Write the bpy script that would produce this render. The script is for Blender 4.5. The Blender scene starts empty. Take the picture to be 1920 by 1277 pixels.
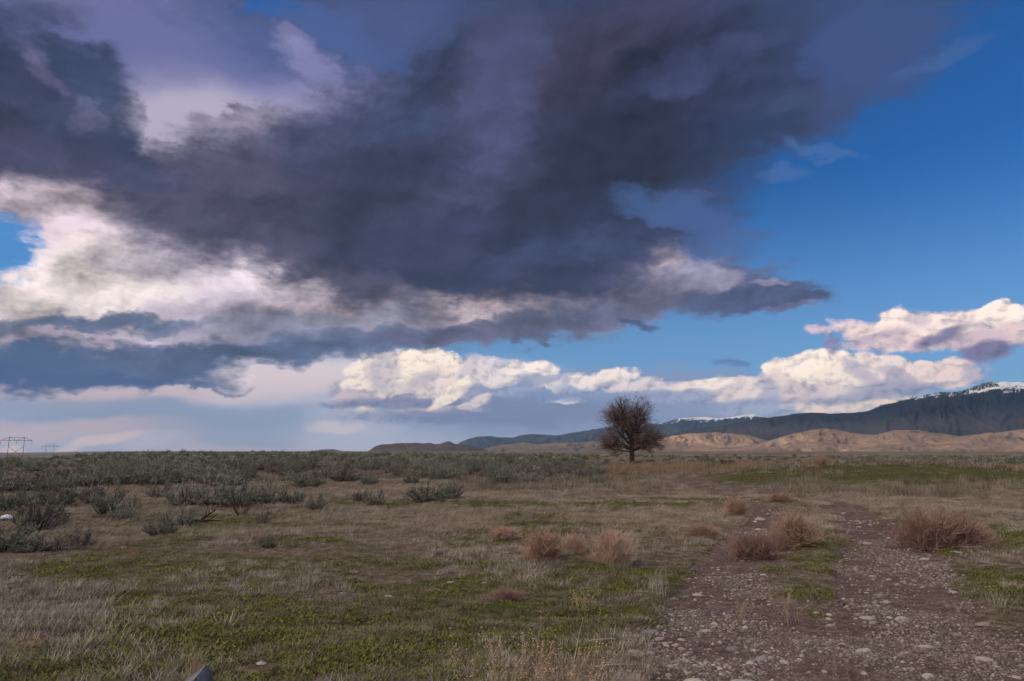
import bpy, math, random
import numpy as np
from mathutils import Vector, Matrix

# ------------------------------------------------------------------ camera, exposure
PITCH = math.radians(9.2)
EYE = 1.7
FPX = 1280.0                     # focal length in photo pixels (photo 1920 wide)
sc = bpy.context.scene
cam_data = bpy.data.cameras.new("camera")
cam_data.sensor_width = 36.0
cam_data.lens = 36.0 * FPX / 1920.0
cam_data.clip_start = 0.05
cam_data.clip_end = 120000.0
cam = bpy.data.objects.new("camera", cam_data)
sc.collection.objects.link(cam)
cam.location = (0, 0, EYE)
cam.rotation_euler = (math.pi / 2 + PITCH, 0, 0)
sc.camera = cam
sc.view_settings.view_transform = 'Standard'
sc.view_settings.look = 'None'
sc.view_settings.gamma = 1.0
sc.view_settings.use_curve_mapping = False
sc.view_settings.exposure = 0.0
sc.cycles.use_adaptive_sampling = True
sc.cycles.adaptive_threshold = 0.012
sc.cycles.use_denoising = True
sc.cycles.max_bounces = 6
sc.cycles.diffuse_bounces = 3
sc.cycles.transparent_max_bounces = 8
sc.cycles.volume_bounces = 0


def ray(px, py):
    """direction through a photo pixel"""
    xc = (px - 960) / FPX
    yc = -(py - 638.5) / FPX
    c, s = math.cos(PITCH), math.sin(PITCH)
    return Vector((xc, c - s * yc, s + c * yc)).normalized()


def azel(px, py):
    d = ray(px, py)
    return math.degrees(math.atan2(d.x, d.y)), math.degrees(math.asin(d.z))


# ------------------------------------------------------------------ sun and sky
SUN_AZ = math.radians(-104)      # compass angle from +Y, negative = left
SUN_EL = math.radians(12)
sun_dir = Vector((math.sin(SUN_AZ) * math.cos(SUN_EL), math.cos(SUN_AZ) * math.cos(SUN_EL), math.sin(SUN_EL)))
sd = bpy.data.lights.new("sun", 'SUN')
sd.energy = 5.0
sd.angle = math.radians(0.53)
sd.color = (1.0, 0.80, 0.58)
sun = bpy.data.objects.new("sun", sd)
sc.collection.objects.link(sun)
sun.rotation_euler = sun_dir.to_track_quat('Z', 'Y').to_euler()
SKY_R, SKY_G, SKY_B = 0.12, 0.60, 1.14
HAZE_SKY, HAZE_COL = 0.85, (140, 186, 228)
RELIEF = 1.9
GAIN = {'C': (1.36, 1.25, 1.12), 'R': (1.20, 1.14, 1.10), 'S': (1.16, 1.14, 1.12)}
RELIEF2 = 1.9
CREASE = 0.25
HSC = 0.62
HDET = 3.5
HAZE_AIR = (.38, .64, 1.0, 1)
HAZE_DEN = 2.8e-5
OUT_LO, OUT_HI = (.42, .39, .40, 1), (1.55, 1.40, 1.26, 1)
world = bpy.data.worlds.new("World")
sc.world = world
world.use_nodes = True
wt = world.node_tree
wt.nodes.clear()


class NB:
    """small helper that wires shader nodes"""
    def __init__(s, tree):
        s.t = tree

    def put(s, sock, v):
        if isinstance(v, bpy.types.NodeSocket):
            s.t.links.new(v, sock)
        else:
            sock.default_value = v

    def math(s, op, a, b=0.0, c=0.0, clamp=False):
        n = s.t.nodes.new('ShaderNodeMath'); n.operation = op; n.use_clamp = clamp
        s.put(n.inputs[0], a); s.put(n.inputs[1], b)
        if op in ('MULTIPLY_ADD', 'SMOOTH_MAX', 'SMOOTH_MIN', 'COMPARE', 'WRAP'):
            s.put(n.inputs[2], c)
        return n.outputs[0]

    def vec(s, op, a, b=(0, 0, 0), c=(0, 0, 0), scale=None):
        n = s.t.nodes.new('ShaderNodeVectorMath'); n.operation = op
        s.put(n.inputs[0], a)
        if scale is not None:
            s.put(n.inputs[3], scale)
        else:
            s.put(n.inputs[1], b)
        if op == 'MULTIPLY_ADD':
            s.put(n.inputs[2], c)
        return n.outputs[1] if op in ('DOT_PRODUCT', 'LENGTH', 'DISTANCE') else n.outputs[0]

    def comb(s, x, y, z=0.0):
        n = s.t.nodes.new('ShaderNodeCombineXYZ')
        s.put(n.inputs[0], x); s.put(n.inputs[1], y); s.put(n.inputs[2], z)
        return n.outputs[0]

    def sep(s, v):
        n = s.t.nodes.new('ShaderNodeSeparateXYZ'); s.put(n.inputs[0], v)
        return n.outputs

    def noise(s, v, scale, detail=4.0, rough=0.55, lac=2.0, dist=0.0, color=False, norm=True, dim='3D'):
        n = s.t.nodes.new('ShaderNodeTexNoise'); n.noise_dimensions = dim
        n.normalize = norm
        s.put(n.inputs['Vector'], v)
        n.inputs['Scale'].default_value = scale; n.inputs['Detail'].default_value = detail
        n.inputs['Roughness'].default_value = rough; n.inputs['Lacunarity'].default_value = lac
        n.inputs['Distortion'].default_value = dist
        return n.outputs['Color' if color else 'Fac']

    def voro(s, v, scale, detail=2.0, rough=0.5, smooth=0.3, feature='SMOOTH_F1', out='Distance', rand=1.0, dim='3D'):
        n = s.t.nodes.new('ShaderNodeTexVoronoi'); n.voronoi_dimensions = dim
        n.feature = feature; n.normalize = True
        s.put(n.inputs['Vector'], v)
        n.inputs['Scale'].default_value = scale
        n.inputs['Detail'].default_value = detail; n.inputs['Roughness'].default_value = rough
        if feature == 'SMOOTH_F1':
            n.inputs['Smoothness'].default_value = smooth
        n.inputs['Randomness'].default_value = rand
        return n.outputs[out]

    def mapr(s, v, a, b, c=0.0, d=1.0, kind='SMOOTHSTEP'):
        n = s.t.nodes.new('ShaderNodeMapRange'); n.interpolation_type = kind; n.clamp = True
        for i, x in enumerate((v, a, b, c, d)):
            s.put(n.inputs[i], x)
        return n.outputs[0]

    def mix(s, f, a, b, mode='MIX', clamp=False):
        n = s.t.nodes.new('ShaderNodeMix'); n.data_type = 'RGBA'; n.blend_type = mode
        n.clamp_factor = True; n.clamp_result = clamp
        s.put(n.inputs[0], f); s.put(n.inputs[6], a); s.put(n.inputs[7], b)
        return n.outputs[2]

    def ramp(s, f, stops, interp='LINEAR'):
        n = s.t.nodes.new('ShaderNodeValToRGB'); cr = n.color_ramp; cr.interpolation = interp
        while len(cr.elements) < len(stops):
            cr.elements.new(0.5)
        for e, (p, c) in zip(cr.elements, stops):
            e.position = p; e.color = c if len(c) == 4 else (*c, 1)
        s.put(n.inputs[0], f)
        return n.outputs[0]


def lin(r, g, b):
    f = lambda c: (c / 255 / 12.92) if c / 255 <= 0.04045 else ((c / 255 + 0.055) / 1.055) ** 2.4
    return (f(r), f(g), f(b), 1.0)


W = NB(wt)
tc = wt.nodes.new('ShaderNodeTexCoord')
D = tc.outputs['Generated']
dx, dy, dz = W.sep(D)
AZ = W.math('MULTIPLY', W.math('ARCTAN2', dx, dy), 57.29578)
EL = W.math('MULTIPLY', W.math('ARCSINE', dz), 57.29578)
Q = W.comb(AZ, EL, 1.0)

# clear air: the Sky Texture, graded a little towards the deep polarised blue of the photograph
sky = wt.nodes.new('ShaderNodeTexSky')
sky.sky_type = 'NISHITA'
sky.sun_disc = False
sky.sun_elevation = SUN_EL
sky.sun_rotation = SUN_AZ
sky.altitude = 900
sky.air_density = 1.0
sky.dust_density = 0.3
sky.ozone_density = 2.5
CLEAR = W.mix(1.0, sky.outputs[0], (0.105 * SKY_R, 0.105 * SKY_G, 0.105 * SKY_B, 1), 'MULTIPLY')

# noise fields shared by all clouds, laid over bearing and height (degrees); clouds are flatter than wide
P2 = W.vec('MULTIPLY', Q, (1, 1.7, 0))
P3 = W.vec('MULTIPLY', Q, (1, 2.6, 0))


def warp(base, col, amp_az, amp_el):
    return W.vec('ADD', base, W.vec('MULTIPLY_ADD', col, (amp_az, amp_el, 0), (-amp_az / 2, -amp_el / 2, 0)))


# one elliptical body of cloud as a node group, used again and again
sg = bpy.data.node_groups.new('cloud_body', 'ShaderNodeTree')
for nm, ty in (('Colour', 'NodeSocketColor'), ('Q', 'NodeSocketVector'), ('M1', 'NodeSocketVector'),
               ('M2', 'NodeSocketVector'), ('Field', 'NodeSocketFloat'), ('Ragged', 'NodeSocketFloat'),
               ('Hi', 'NodeSocketFloat'), ('Lo', 'NodeSocketFloat'), ('Amount', 'NodeSocketFloat'), ('Paint', 'NodeSocketColor')):
    sg.interface.new_socket(nm, in_out='INPUT', socket_type=ty)
sg.interface.new_socket('Colour', in_out='OUTPUT', socket_type='NodeSocketColor')
G_ = NB(sg)
gi = sg.nodes.new('NodeGroupInput').outputs
go = sg.nodes.new('NodeGroupOutput')
x_ = G_.vec('DOT_PRODUCT', gi['Q'], gi['M1'])
y_ = G_.vec('DOT_PRODUCT', gi['Q'], gi['M2'])
x_ = G_.math('MULTIPLY_ADD', x_, x_, G_.math('MULTIPLY', gi['Field'], gi['Ragged']))
d_ = G_.math('MULTIPLY_ADD', y_, y_, x_)
m_ = G_.mapr(d_, gi['Hi'], gi['Lo'], 0.0, gi['Amount'])
sg.links.new(G_.mix(m_, gi['Colour'], gi['Paint']), go.inputs[0])


class Body:
    """a body of cloud laid into the sky at a bearing and height (given in photo pixels)"""
    def __init__(s, cx, cy, a, b, rot, colour, soft, op=1.0, ragged=0.0, q='R', margin=6.0):
        a0 = Vector(azel(cx, cy)); e = 4.0
        jx = (Vector(azel(cx + e, cy)) - a0) / e
        jy = (Vector(azel(cx, cy - e)) - a0) / e
        J = Matrix(((jx.x, jy.x), (jx.y, jy.y)))
        r = math.radians(rot)
        R = Matrix(((math.cos(r), math.sin(r)), (-math.sin(r), math.cos(r))))
        M = Matrix(((1 / a, 0), (0, 1 / b))) @ R @ J.inverted()
        k = M @ a0
        s.m1 = (M[0][0], M[0][1], -k.x); s.m2 = (M[1][0], M[1][1], -k.y)
        s.lo = max(0.0, 1 - soft) ** 2; s.hi = (1 + soft) ** 2
        g_ = GAIN.get(q, (1, 1, 1)) if colour[0] > 190 else (1, 1, 1)
        s.ragged, s.op, s.paint, s.q = ragged * 2, op, tuple(v * h for v, h in zip(lin(*colour)[:3], g_)) + (1.0,), q
        ext = math.sqrt(s.hi + ragged)
        Mi = M.inverted()
        s.raz = math.hypot(Mi[0][0], Mi[0][1]) * ext + margin
        s.rel = math.hypot(Mi[1][0], Mi[1][1]) * ext + margin * .7
        s.az, s.el = a0.x, a0.y

    def hits(s, t):
        return abs(s.az - (t[0] + t[1]) / 2) < s.raz + (t[1] - t[0]) / 2 and abs(s.el - (t[2] + t[3]) / 2) < s.rel + (t[3] - t[2]) / 2

    def lay(s, col, qs, fields):
        n = wt.nodes.new('ShaderNodeGroup'); n.node_tree = sg
        i = n.inputs
        W.put(i[0], col); wt.links.new(qs[s.q], i[1])
        i[2].default_value = s.m1; i[3].default_value = s.m2
        if s.ragged:
            wt.links.new(fields[s.q], i[4])
        i[5].default_value = s.ragged; i[6].default_value = s.hi; i[7].default_value = s.lo
        i[8].default_value = s.op; i[9].default_value = s.paint
        return n.outputs[0]
VEIL = [Body(*a, q='S', margin=4) for a in (
    (250, 60, 620, 190, 0, (96, 102, 154), .55, .97, .15),
    (470, 90, 260, 120, 0, (84, 106, 168), .6, .8, .1),
    (150, 60, 260, 120, -10, (112, 110, 152), .7, .8, .1),
    (500, 215, 300, 75, 10, (152, 146, 186), .8, .85, .1),
    (340, 190, 90, 150, 30, (124, 122, 168), .8, .7, .2),
    (400, 260, 230, 80, -15, (190, 180, 203), .75, .9, .3),
    (330, 90, 260, 60, 0, (98, 106, 158), .8, .6, .1),
    (260, 770, 760, 135, 0, (182, 181, 202), .3, 1.0, 0),
    (700, 745, 330, 60, 0, (201, 201, 218), .6, .8, 0),
    (560, 706, 200, 16, 2, (225, 215, 220), .9, .8, .1),
    (380, 728, 420, 22, 2, (235, 213, 214), .8, .8, .2),
    (120, 752, 210, 22, 4, (217, 192, 196), .8, .8, .1),
    (330, 778, 420, 18, -1, (153, 165, 196), .8, .8, .2),
    (60, 796, 120, 7, 3, (157, 168, 196), .8, .6, .1),
    (60, 818, 250, 14, 2, (217, 185, 186), .9, .8, .2),
    (560, 812, 200, 26, 0, (166, 177, 202), .8, .8, .1),
    (480, 838, 260, 10, 0, (201, 183, 192), .8, .6, 0),
    (190, 838, 70, 6, 10, (243, 208, 198), .9, .75, .9),
    (16, 850, 26, 6, 6, (250, 208, 182), .9, .8, .8),
    (290, 833, 50, 8, 14, (205, 197, 209), .7, .5, .5),
    (660, 800, 60, 55, 60, (203, 203, 220), .8, .6, .1),
    (870, 815, 240, 30, 0, (193, 195, 214), .6, .9, .1),
    (1000, 780, 190, 70, 0, (169, 177, 202), .6, .8, .1),
    (630, 796, 30, 5, -3, (235, 217, 216), .9, .7, 1.0),
    (1060, 828, 120, 4, 0, (223, 213, 220), .9, .7, .5),
)]
SHADED = [Body(*a, q='M', margin=4) for a in (
    # grey-blue bodies
    (1180, 745, 330, 48, 0, (146, 160, 196), .35, .95, .5),
    (1150, 790, 330, 34, 0, (152, 164, 198), .5, .9, .3),
    (960, 770, 190, 26, 0, (132, 142, 180), .5, .95, .5),
    (1560, 765, 190, 16, 0, (170, 176, 204), .5, .9, .5),
)]
HEADS = [Body(*a, q='C', margin=2.5) for a in (
    (775, 735, 140, 34, 0, (178, 168, 186), .16, 1, .45),
    (690, 722, 42, 52, -20, (236, 226, 220), .14, 1, .5),
    (665, 752, 42, 16, 8, (196, 184, 196), .2, 1, .4),
    (740, 700, 40, 40, 0, (224, 214, 216), .2, 1, .5),
    (812, 700, 92, 42, -6, (240, 230, 222), .14, 1, .6),
    (842, 726, 66, 24, 0, (226, 214, 216), .3, .9, .5),
    (886, 700, 26, 30, -20, (196, 190, 206), .4, .9, .4),
    (790, 758, 110, 9, 0, (138, 138, 172), .7, .9, .4),
    (700, 762, 70, 6, 0, (150, 148, 180), .7, .9, .4),
    (800, 775, 90, 7, 3, (196, 186, 200), .6, .9, .5),
    (880, 782, 160, 9, 0, (134, 142, 178), .8, .9, .4),
    (850, 738, 46, 14, 36, (244, 234, 222), .18, 1, .4),
    (900, 742, 30, 20, 0, (170, 172, 200), .4, .9, .5),
    (935, 700, 36, 26, -10, (214, 208, 218), .3, .95, .6),
    (900, 752, 36, 7, 25, (222, 212, 216), .4, .9, .5),
    (990, 700, 40, 20, -15, (236, 228, 226), .2, .95, .7),
    (1030, 716, 44, 14, -25, (226, 220, 224), .3, .9, .6),
    (960, 728, 40, 14, 0, (176, 184, 210), .5, .9, .6),
    (1030, 742, 60, 12, 0, (150, 166, 202), .6, .9, .6),
    (1080, 722, 60, 18, -6, (214, 210, 220), .3, .9, .6),
    (1158, 704, 40, 15, 8, (232, 224, 224), .22, 1, .6),
    (1120, 730, 70, 14, 0, (158, 174, 208), .6, .9, .6),
    (1200, 724, 60, 16, 0, (222, 214, 220), .3, .9, .6),
    (1260, 730, 60, 14, 0, (210, 204, 216), .4, .9, .6),
    (1330, 726, 60, 17, 0, (232, 222, 220), .25, 1, .6),
    (1280, 746, 90, 10, 0, (176, 182, 208), .6, .9, .5),
    (1400, 738, 56, 28, 0, (226, 214, 216), .22, 1, .5),
    (1400, 762, 90, 9, 0, (164, 174, 206), .7, .9, .4),
    (1480, 768, 120, 9, 2, (186, 190, 214), .6, .9, .4),
    (1590, 756, 110, 13, 4, (236, 220, 212), .3, 1, .6),
    # bright bank at right
    (1560, 716, 128, 38, -2, (214, 200, 204), .14, 1, .4),
    (1468, 692, 38, 18, -10, (244, 234, 226), .14, 1, .5),
    (1470, 725, 30, 30, 0, (226, 212, 210), .3, 1, .4),
    (1540, 690, 66, 28, 0, (248, 238, 230), .14, 1, .5),
    (1580, 712, 52, 26, 0, (238, 226, 220), .3, .9, .5),
    (1650, 690, 66, 22, -6, (226, 214, 216), .16, 1, .5),
    (1720, 706, 46, 20, 8, (228, 212, 212), .2, 1, .5),
    (1790, 702, 44, 26, -5, (226, 208, 208), .2, 1, .6),
    (1650, 726, 44, 9, 4, (160, 158, 188), .8, .8, .4),
    (1590, 745, 110, 7, 4, (178, 172, 194), .8, .85, .4),
    (1722, 728, 50, 6, 8, (172, 164, 188), .8, .8, .4),
    (1830, 700, 20, 20, -20, (170, 170, 200), .6, .6, .9),
    # upper bank at right
    (1740, 626, 150, 36, 6, (206, 190, 200), .18, 1, .5),
    (1610, 616, 42, 14, -6, (226, 206, 212), .4, .9, .8),
    (1540, 622, 22, 8, -6, (214, 190, 204), .6, .8, .8),
    (1694, 606, 48, 27, -6, (240, 226, 224), .16, 1, .5),
    (1690, 640, 60, 22, 0, (220, 202, 208), .4, .9, .5),
    (1760, 612, 46, 22, 0, (238, 224, 222), .2, 1, .5),
    (1806, 612, 52, 20, 20, (232, 218, 220), .2, 1, .5),
    (1880, 592, 42, 26, 20, (244, 232, 228), .14, 1, .5),
    (1905, 630, 50, 24, 0, (214, 194, 202), .3, 1, .6),
    (1830, 642, 60, 18, 0, (196, 178, 194), .4, .9, .5),
    (1770, 634, 44, 9, 24, (116, 108, 150), .8, .9, .7),
    (1845, 662, 42, 17, 4, (124, 112, 150), .4, .95, .5),
    (1565, 650, 14, 16, 0, (150, 138, 176), .7, .8, .8),
    (975, 715, 60, 9, 10, (150, 162, 198), .8, .75, .7),
    (1010, 690, 26, 12, 0, (244, 236, 232), .3, .9, .6),
    (940, 716, 26, 10, 0, (232, 226, 228), .4, .8, .7),
    (1065, 750, 26, 7, 0, (216, 212, 222), .5, .85, .7),
    (1100, 712, 30, 12, 0, (238, 230, 230), .4, .9, .7),
    (1095, 742, 90, 7, 0, (140, 156, 196), .8, .8, .6),
    (1195, 738, 60, 8, 0, (152, 166, 202), .8, .8, .6),
    (1300, 736, 40, 6, 0, (166, 174, 206), .8, .8, .6),
    (1340, 718, 26, 9, 0, (246, 236, 230), .4, .9, .6),
    (1445, 735, 14, 22, 10, (176, 178, 206), .8, .7, .6),
    (1520, 735, 40, 12, 10, (206, 192, 202), .8, .7, .6),
    (1610, 700, 30, 9, -30, (190, 180, 198), .8, .7, .6),
    (1690, 712, 36, 8, -20, (178, 170, 194), .8, .75, .6),
    (1650, 640, 50, 7, 12, (186, 168, 190), .8, .7, .7),
    (1730, 600, 18, 14, 0, (190, 180, 202), .8, .6, .7),
    (720, 700, 20, 30, -10, (190, 180, 194), .9, .6, .7),
    (790, 715, 30, 10, 30, (188, 178, 192), .9, .6, .7),
    (1370, 684, 26, 5, -4, (92, 116, 166), .7, .7, 1.2),
)]
BANK = [Body(*a, margin=6) for a in (
    (260, 545, 500, 165, 0, (196, 184, 200), .16, 1, .5),
    (150, 390, 190, 90, -20, (170, 156, 180), .5, 1, .3),
    (170, 350, 130, 40, -8, (196, 182, 196), .7, .8, .5),
    (110, 560, 170, 60, 0, (232, 220, 218), .4, .9, .6),
    (120, 420, 150, 40, -20, (206, 190, 200), .6, .9, .6),
    (210, 505, 170, 60, 4, (234, 222, 220), .6, .85, .7),
    (520, 520, 130, 40, 6, (214, 202, 212), .6, .9, .7),
    (350, 470, 120, 40, 0, (190, 178, 196), .8, .7, .5),
    (480, 575, 130, 26, 8, (186, 172, 190), .7, .7, .5),
    (800, 590, 330, 52, 4, (196, 178, 190), .3, 1, .4),
    (820, 578, 200, 26, 6, (222, 206, 208), .7, .9, .6),
    (960, 575, 90, 30, 6, (214, 194, 198), .7, .85, .7),
    (1220, 520, 260, 62, -6, (98, 107, 142), .25, 1, .5),
    (1390, 545, 160, 42, -3, (87, 96, 134), .22, 1, .6),
    (1225, 492, 80, 28, -5, (186, 174, 196), .6, .9, .8),
    (1245, 480, 30, 16, 0, (220, 206, 214), .6, .8, .8),
    (1350, 520, 40, 12, 5, (186, 174, 196), .95, .7, 1.2),
    (1450, 514, 20, 6, 0, (176, 168, 196), .95, .6, 1.2),
    (1120, 575, 180, 46, 10, (114, 111, 134), .5, .9, .5),
    (1500, 580, 34, 6, 5, (150, 140, 180), .8, .5, .9),
    (700, 640, 420, 22, 6, (93, 100, 132), .5, 1, .5),
    (900, 622, 230, 22, 6, (100, 98, 124), .6, 1, .4),
    (600, 610, 200, 26, 4, (112, 119, 145), .7, .8, .5),
    # lower left blue-grey layers
    (180, 615, 200, 17, 3, (104, 115, 144), .5, 1, .5),
    (190, 655, 240, 14, -2, (196, 180, 196), .7, .95, .4),
    (300, 672, 420, 22, 0, (91, 103, 136), .5, 1, .5),
    (110, 700, 330, 32, 0, (62, 84, 130), .5, 1, .7),
    (420, 668, 230, 16, 3, (87, 98, 130), .6, 1, .4),
    (300, 720, 120, 5, 0, (70, 90, 138), .9, .8, .9),
    (60, 668, 140, 12, -6, (70, 94, 132), .7, .9, .5),
    (2, 462, 66, 56, -20, (74, 142, 208), .4, 1, .8),
)]
DARK = [Body(*a, margin=6) for a in (
    # big dark underside, drawn out from upper right to lower left
    (1130, 60, 620, 120, 6, (55, 65, 101), 0.44, 1, .3),
    (990, 260, 430, 200, 26, (60, 63, 91), 0.44, 1, .45),
    (1450, 120, 300, 130, 20, (60, 80, 125), 0.44, 1, .4),
    (690, 370, 330, 120, 2, (59, 60, 86), 0.49, 1, .45),
    (520, 330, 150, 90, 30, (84, 77, 103), 0.74, .9, .5),
    (560, 400, 260, 70, -8, (65, 61, 87), 0.64, .95, .5),
    (1020, 400, 330, 110, 14, (50, 52, 79), 0.54, 1, .4),
    (420, 400, 170, 76, -12, (79, 72, 97), 0.74, .9, .5),
    (930, 500, 260, 60, 3, (52, 54, 82), 0.59, 1, .4),
    (820, 470, 240, 56, -12, (51, 52, 79), 0.64, 1, .4),
    (1180, 440, 150, 50, 12, (63, 67, 103), 0.74, .85, .6),
    (700, 545, 120, 22, -22, (82, 75, 99), 0.94, .7, .5),
    (1110, 130, 200, 60, 18, (67, 58, 85), 0.94, .7, .2),
    (1240, 180, 210, 62, 26, (42, 44, 68), .9, .9, .25),
    (1180, 290, 180, 76, 30, (38, 42, 65), .9, .9, .25),
    (1440, 200, 90, 40, 20, (45, 55, 89), .8, .7, .6),
    (760, 210, 70, 50, 40, (52, 60, 92), .8, .7, .6),
    (720, 330, 150, 60, -20, (51, 52, 79), 0.94, .7, .3),
    (940, 170, 46, 120, -10, (79, 83, 122), .9, .75, .3),
    (1330, 120, 120, 22, 20, (72, 78, 120), .9, .6, .5),
    (860, 360, 120, 26, 20, (73, 78, 108), .9, .5, .5),
    (1060, 470, 120, 24, 10, (66, 74, 110), .9, .55, .5),
    (640, 240, 100, 50, 20, (71, 77, 111), 0.94, .7, .6),
    (1570, 170, 150, 56, 30, (59, 71, 109), 0.54, .9, .5),
    (1440, 150, 150, 30, 26, (50, 54, 84), 0.95, .7, .5),
    (1440, 245, 80, 22, 12, (43, 55, 87), 0.74, .8, .5),
    (1640, 90, 110, 90, 40, (62, 81, 132), 0.39, .92, .45),
    # wing of dark cloud on the left
    (10, 200, 120, 150, 0, (51, 58, 87), 0.36, 1, .5),
    (165, 130, 84, 54, -28, (52, 60, 89), 0.49, 1, .6),
    (100, 240, 170, 70, -28, (59, 63, 93), 0.39, 1, .6),
    (240, 300, 130, 30, -30, (60, 63, 91), 0.44, 1, .6),
    (72, 120, 20, 34, 30, (140, 134, 172), .9, .35, .9),
    (190, 225, 70, 60, -40, (56, 65, 96), .5, .85, .7),
    (155, 215, 18, 34, 30, (138, 132, 170), .9, .35, .9),
    (60, 300, 180, 42, -8, (65, 61, 89), 0.74, .9, .4),
    (20, 20, 110, 26, 0, (55, 61, 95), 0.84, .8, .4),
    # rifts
    (600, 50, 60, 18, -30, (60, 100, 166), .9, .55, .9),
    (700, 88, 50, 20, -40, (58, 98, 164), .95, .45, .9),
    (500, 22, 36, 14, 0, (30, 94, 170), .85, .8, 1.0),
    (690, 60, 160, 50, 10, (82, 96, 148), .9, .6, .6),
    (560, 95, 40, 22, -40, (150, 148, 190), .95, .6, .9),
    # loose scraps in the clear air at right
    (1775, 115, 70, 12, 20, (69, 101, 158), 0.95, .6, 1.1),
    (1560, 275, 50, 10, -15, (82, 114, 168), 0.95, .5, 1.1),
    (1480, 325, 50, 14, 5, (82, 114, 168), 0.95, .5, 1.1),
    (1335, 436, 34, 12, 0, (62, 81, 130), 0.84, .85, .9),
    (1350, 462, 56, 16, 4, (79, 98, 148), 0.94, .7, 1.0),
    (1260, 400, 90, 24, -16, (72, 101, 158), 0.95, .7, 1.0),
    (1195, 606, 34, 9, -8, (59, 68, 108), 0.74, .8, .8),
)]


def sky_tile(t):
    """shader chain for one window of the sky; bodies of cloud that cannot reach it are left out"""
    f = lambda L: [b for b in L if b.hits(t)]
    col = W.mix(W.mapr(EL, 22.0, -2.0, 0.0, HAZE_SKY), CLEAR, lin(*HAZE_COL))
    for b in f(VEIL):
        col = b.lay(col, QS, FIELDS)
    for b in f(SHADED):
        col = b.lay(col, QS, FIELDS)
    lower = f(HEADS)
    before = col
    for b in lower:
        col = b.lay(col, QS, FIELDS)
    if lower:
        w = W.mapr(W.vec('DISTANCE', col, before), 0.03, 0.16)
        r1 = W.math('MULTIPLY_ADD', HD1, -CREASE, W.math('SUBTRACT', HD0, HD1))
        rel = W.math('MINIMUM', W.math('MULTIPLY_ADD', r1, RELIEF, .97 + CREASE * RELIEF * .42), 1.12)
        relg = W.math('MINIMUM', W.math('MULTIPLY_ADD', r1, RELIEF * .93, .97 + CREASE * RELIEF * .39), 1.10)
        relb = W.math('MINIMUM', W.math('MULTIPLY_ADD', r1, RELIEF * .78, .99 + CREASE * RELIEF * .32), 1.08)
        col = W.mix(w, col, W.mix(1.0, col, W.comb(rel, relg, relb), 'MULTIPLY'))
    upper = f(BANK) + f(DARK)
    before = col
    for b in upper:
        col = b.lay(col, QS, FIELDS)
    if upper:
        sp = wt.nodes.new('ShaderNodeSeparateColor'); wt.links.new(col, sp.inputs[0])
        br = W.mapr(sp.outputs[0], 0.09, 0.55)
        cloudy = W.math('MULTIPLY', W.mapr(W.math('DIVIDE', sp.outputs[2], W.math('MAXIMUM', sp.outputs[0], 0.002)), 4.0, 2.6), W.mapr(W.vec('DISTANCE', col, before), 0.02, 0.20))
        rel = W.math('MULTIPLY', W.math('MINIMUM', W.math('MULTIPLY_ADD', W.math('MULTIPLY', RG2, W.math('MULTIPLY_ADD', br, .35, 0.95)), RELIEF2, 1.0), 1.35), MOTT)
        col = W.mix(W.math('MULTIPLY', cloudy, W.mapr(EL, 3.0, 8.0, .25, 1.0)), col,
                    W.mix(1.0, col, W.comb(rel, rel, rel), 'MULTIPLY'))
    b = wt.nodes.new('ShaderNodeBackground'); wt.links.new(col, b.inputs[0])
    return b.outputs[0]


def pick(f, a, b):
    m = wt.nodes.new('ShaderNodeMixShader')
    W.put(m.inputs[0], f); wt.links.new(a, m.inputs[1]); wt.links.new(b, m.inputs[2])
    return m.outputs[0]


# unseen clouds overhead and behind, brightened and warmed, most sunward, to light the ground
zz = W.math('ADD', W.math('MAXIMUM', dz, 0.0), 0.10)
PL = W.comb(W.math('DIVIDE', dx, zz), W.math('DIVIDE', dy, zz), 0.3)
n_pl = W.noise(PL, 0.8, 5, 0.55, dim='2D')
n_pl2 = W.noise(PL, 2.6, 4, 0.6, dim='2D')
cov = W.math('MULTIPLY', W.mapr(n_pl, 0.36, 0.52), 0.95)
colo = W.mix(W.mapr(EL, 26.0, -1.0, 0.0, HAZE_SKY), CLEAR, lin(*HAZE_COL))
colo = W.mix(cov, colo, W.mix(1.0, W.mix(W.mapr(n_pl2, .3, .7), OUT_LO, OUT_HI), W.vec('MULTIPLY_ADD', W.mapr(W.vec('DOT_PRODUCT', D, tuple(sun_dir)), -.2, 1.0), (2.2, 2.0, 1.75), (.42, .44, .50)), 'MULTIPLY'))
bo = wt.nodes.new('ShaderNodeBackground'); wt.links.new(colo, bo.inputs[0])
around = bo.outputs[0]

n_big = W.noise(P2, 0.087, 4, 0.55, color=True, dim='2D')
n_mid = W.noise(P2, 0.23, 6, 0.60, color=True, dim='2D')
n_fine = W.noise(P3, 0.55, 4, 0.62, dim='2D')
QS = {'S': warp(Q, n_big, 5.0, 3.0)}
QS['R'] = warp(QS['S'], n_mid, 4.6, 3.6)
QS['M'] = warp(warp(Q, n_big, 2.0, 1.0), n_mid, 3.0, 2.0)
QS['C'] = warp(warp(Q, n_big, 1.6, 1.0), n_mid, 1.3, 1.0)
wob = W.vec('MULTIPLY_ADD', n_mid, (1.8, 1.8, 0), (-.9, -.9, 0))
HB = W.vec('ADD', W.vec('MULTIPLY', Q, (1, 1.35, 0)), wob)
HD0 = W.voro(W.vec('ADD', HB, (-0.25, 0.38, 0)), HSC, HDET, 0.60, 0.5, dim='2D', feature='SMOOTH_F1')
HD1 = W.voro(HB, HSC, HDET, 0.60, 0.5, dim='2D', feature='SMOOTH_F1')
FINE0 = W.math('SUBTRACT', n_fine, 0.5)
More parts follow.
